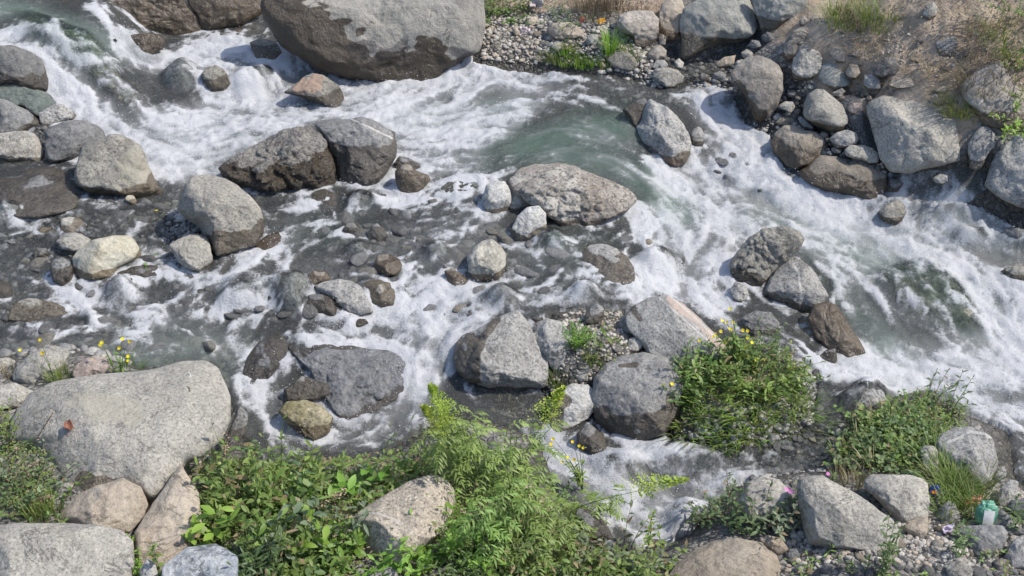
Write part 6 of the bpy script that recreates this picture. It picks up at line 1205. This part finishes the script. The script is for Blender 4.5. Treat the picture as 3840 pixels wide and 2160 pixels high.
# ------------------------------------------------------------------ litter and loose things
def sheet(name, x, y, w, h, label, cat, mat, up=.05, crump=.25, nx=14, seed=0, rot=0., tilt=.9, loc=None):
    """a crumpled sheet facing up and towards the near bank, with thickness from its folds"""
    P = hit(x, y, SURFS)+np.array([0, 0, up]); u, v = np.meshgrid(np.linspace(-.5, .5, nx), np.linspace(-.5, .5, nx)); e = 1-.18*np.abs(fbm(np.stack([u*5, v*5, u*0+seed], -1), 1., 2, seed))
    X, Y = u*w*e, v*h*e; N_ = fbm(np.stack([u, v, u*0+seed*3.1], -1), 4., 4, seed)*crump*min(w, h)*1.6
    cx, sx = math.cos(rot), math.sin(rot); X, Y = X*cx-Y*sx, X*sx+Y*cx; ct, st_ = math.cos(tilt), math.sin(tilt)
    V = np.stack([X, Y*ct-N_*st_, Y*st_+N_*ct], -1).reshape(-1, 3); i = np.arange(nx*nx).reshape(nx, nx); F = np.stack([i[:-1,:-1].ravel(), i[:-1,1:].ravel(), i[1:,1:].ravel(), i[1:,:-1].ravel()], -1)
    me = mesh_np(name, V, F); fattr(me, 'tone', .5+.5*fbm(V*20, 1, 2)); o = link(name, me, MAT[mat], None, P.tolist()); md = o.modifiers.new('t', 'SOLIDIFY'); md.thickness = .002
    if label: tag(o, label, cat)
    return o, P
def ell(name, V, mat, parent): me = mesh_np(name, V[0], V[1]); fattr(me, 'tone', np.full(len(V[0]), .5)); return link(name, me, MAT[mat], parent)
# the green packet: a puffed, creased bag with a pale panel
S_, F_ = ico(5); Q = S_.copy(); Q = np.sign(Q)*np.abs(Q)**.75; Q = Q*np.array([.053, .034, .086]); Q += (fbm(S_, 3.2, 4, 77)*.016)[:,None]*S_; Q[:,0] *= 1+.15*Q[:,2]/.1
P = hit(2474, 1318, SURFS)+np.array([0, 0, .07]); me = mesh_np('plastic_packet', Q, F_); fattr(me, 'tone', .5+.5*fbm(S_, 6, 3, 5))
pk = link('plastic_packet', me, MAT['green_plastic'], None, P.tolist()); pk.rotation_euler = (-.45, .12, 0); tag(pk, 'crumpled bright green plastic packet with a white panel on the grey rock', 'packet')
u, v = np.meshgrid(np.linspace(-.034, .026, 8), np.linspace(-.035, .045, 8)); yy = -.036*np.sqrt(np.clip(1-(u/.075)**2, 0, 1))*np.sqrt(np.clip(1-(v/.12)**2, 0, 1))-.012+fbm(np.stack([u*30, v*30, u], -1), 1, 2, 3)*.002
i = np.arange(64).reshape(8, 8); ell('panel', (np.stack([u, yy, v], -1).reshape(-1, 3), np.stack([i[:-1,:-1].ravel(), i[:-1,1:].ravel(), i[1:,1:].ravel(), i[1:,:-1].ravel()], -1)), 'white_label', pk)
sheet('paper_scrap', 2440, 1275, .12, .045, 'faded red paper scrap beside the green packet', 'litter', 'red_paper', seed=3, rot=.15)
sheet('wrapper', 2382, 1345, .075, .04, 'pale violet and white wrapper on the cobbles below the grey stone', 'wrapper', 'violet_plastic', seed=5, rot=.3)
w_, _ = sheet('wrapper', 2347, 1249, .05, .06, 'small blue and orange wrapper in the grass beside the tan speckled boulder', 'wrapper', 'blue_plastic', seed=6); sheet('orange_patch', 2344, 1253, .03, .02, None, None, 'orange_plastic', seed=7, up=.062)[0].parent = w_
bpy.data.objects['orange_patch'].location = (-.004, -.012, -.004)
sheet('paper_scrap', 2205, 1262, .035, .04, 'small red scrap at the left side of the tan speckled boulder', 'litter', 'red_paper', seed=8)
sheet('plastic_scrap', 1512, 66, .07, .04, 'orange plastic scrap on the far gravel strip', 'litter', 'orange_plastic', seed=9, rot=.3)
sheet('plastic_scrap', 1463, 62, .06, .04, 'faded red scraps above the cream block on the far gravel', 'litter', 'red_paper', seed=10, rot=.8)
sheet('cloth_rag', 1350, 22, .12, .16, 'pale pinkish rag hanging between the green plants at the top edge', 'cloth', 'pale_rag', seed=11, up=.1, crump=.4)
sheet('cloth_rag', 1320, 85, .1, .08, 'pale pink rag on the gravel left of the cream block', 'cloth', 'pale_rag', seed=12, up=.03, crump=.4)
# fallen leaf curled on the huge flat boulder, a yellow leaf and a pale twig by the egg-shaped boulder
def on_rock(x, y):
    dg = bpy.context.evaluated_depsgraph_get(); r = ray(x, y); ok, loc, nr, *_ = scene.ray_cast(dg, Vector(CAM), Vector(r)); return np.array(loc), np.array(nr)
P, nr = on_rock(172, 1078); g_ = 12; u, v = np.meshgrid(np.linspace(-1, 1, g_), np.linspace(-1, 1, g_)); w = .024*np.sqrt(np.clip(1-(v*.92)**2, 0, 1)); V = np.stack([u*w, v*.03, .015*u*u+.016*v*v+.004+u*v*.006], -1).reshape(-1, 3)
i = np.arange(g_*g_).reshape(g_, g_); me = mesh_np('fallen_leaf', V, np.stack([i[:-1,:-1].ravel(), i[:-1,1:].ravel(), i[1:,1:].ravel(), i[1:,:-1].ravel()], -1)); fattr(me, 'tone', .5+.4*fbm(V*40, 1, 2))
fl = link('fallen_leaf', me, MAT['red_leaf'], None, (P+np.array([0, 0, .004])).tolist()); fl.rotation_euler = (.25, .2, .5); tag(fl, 'curled reddish brown leaf lying on the huge flat boulder', 'leaf'); fl.modifiers.new('t', 'SOLIDIFY').thickness = .001
link('stalk', tube([([(-.0, -.045, .02), (-.02, -.06, .012), (-.045, -.062, .006)], .0015, .001)], 'stalk', np.zeros(3)), MAT['red_leaf'], fl)
bpy.data.objects['stalk'].data.materials
def small_leaf(x, y, mat, label, L=.035):
    P, nr = on_rock(x, y); lv = Leaves(); lv.add((0, 0, .006), np.array([.8, .3, .1]), UPV, L, L*.4, .1, .5); o = link('fallen_leaf', lv.mesh('fallen_leaf', np.zeros(3)), MAT[mat], None, P.tolist()); tag(o, label, 'leaf')
small_leaf(389, 532, 'petal_yellow', 'tiny yellow leaf floating left of the egg-shaped boulder', .03)
def stick(pts, label, r=.004, mat='dry_seed'):
    W = np.array([on_rock(x, y)[0]+np.array([0, 0, r*1.2]) for x, y in pts]); o = link('stick', tube([(W, r, r*.5)], 'stick', W[0]), MAT[mat], None, W[0].tolist()); tag(o, label, 'stick')
stick([(474,938), (480,944), (477,952)], 'short pale curved bit of stick on the huge flat boulder', .003, 'white_label')
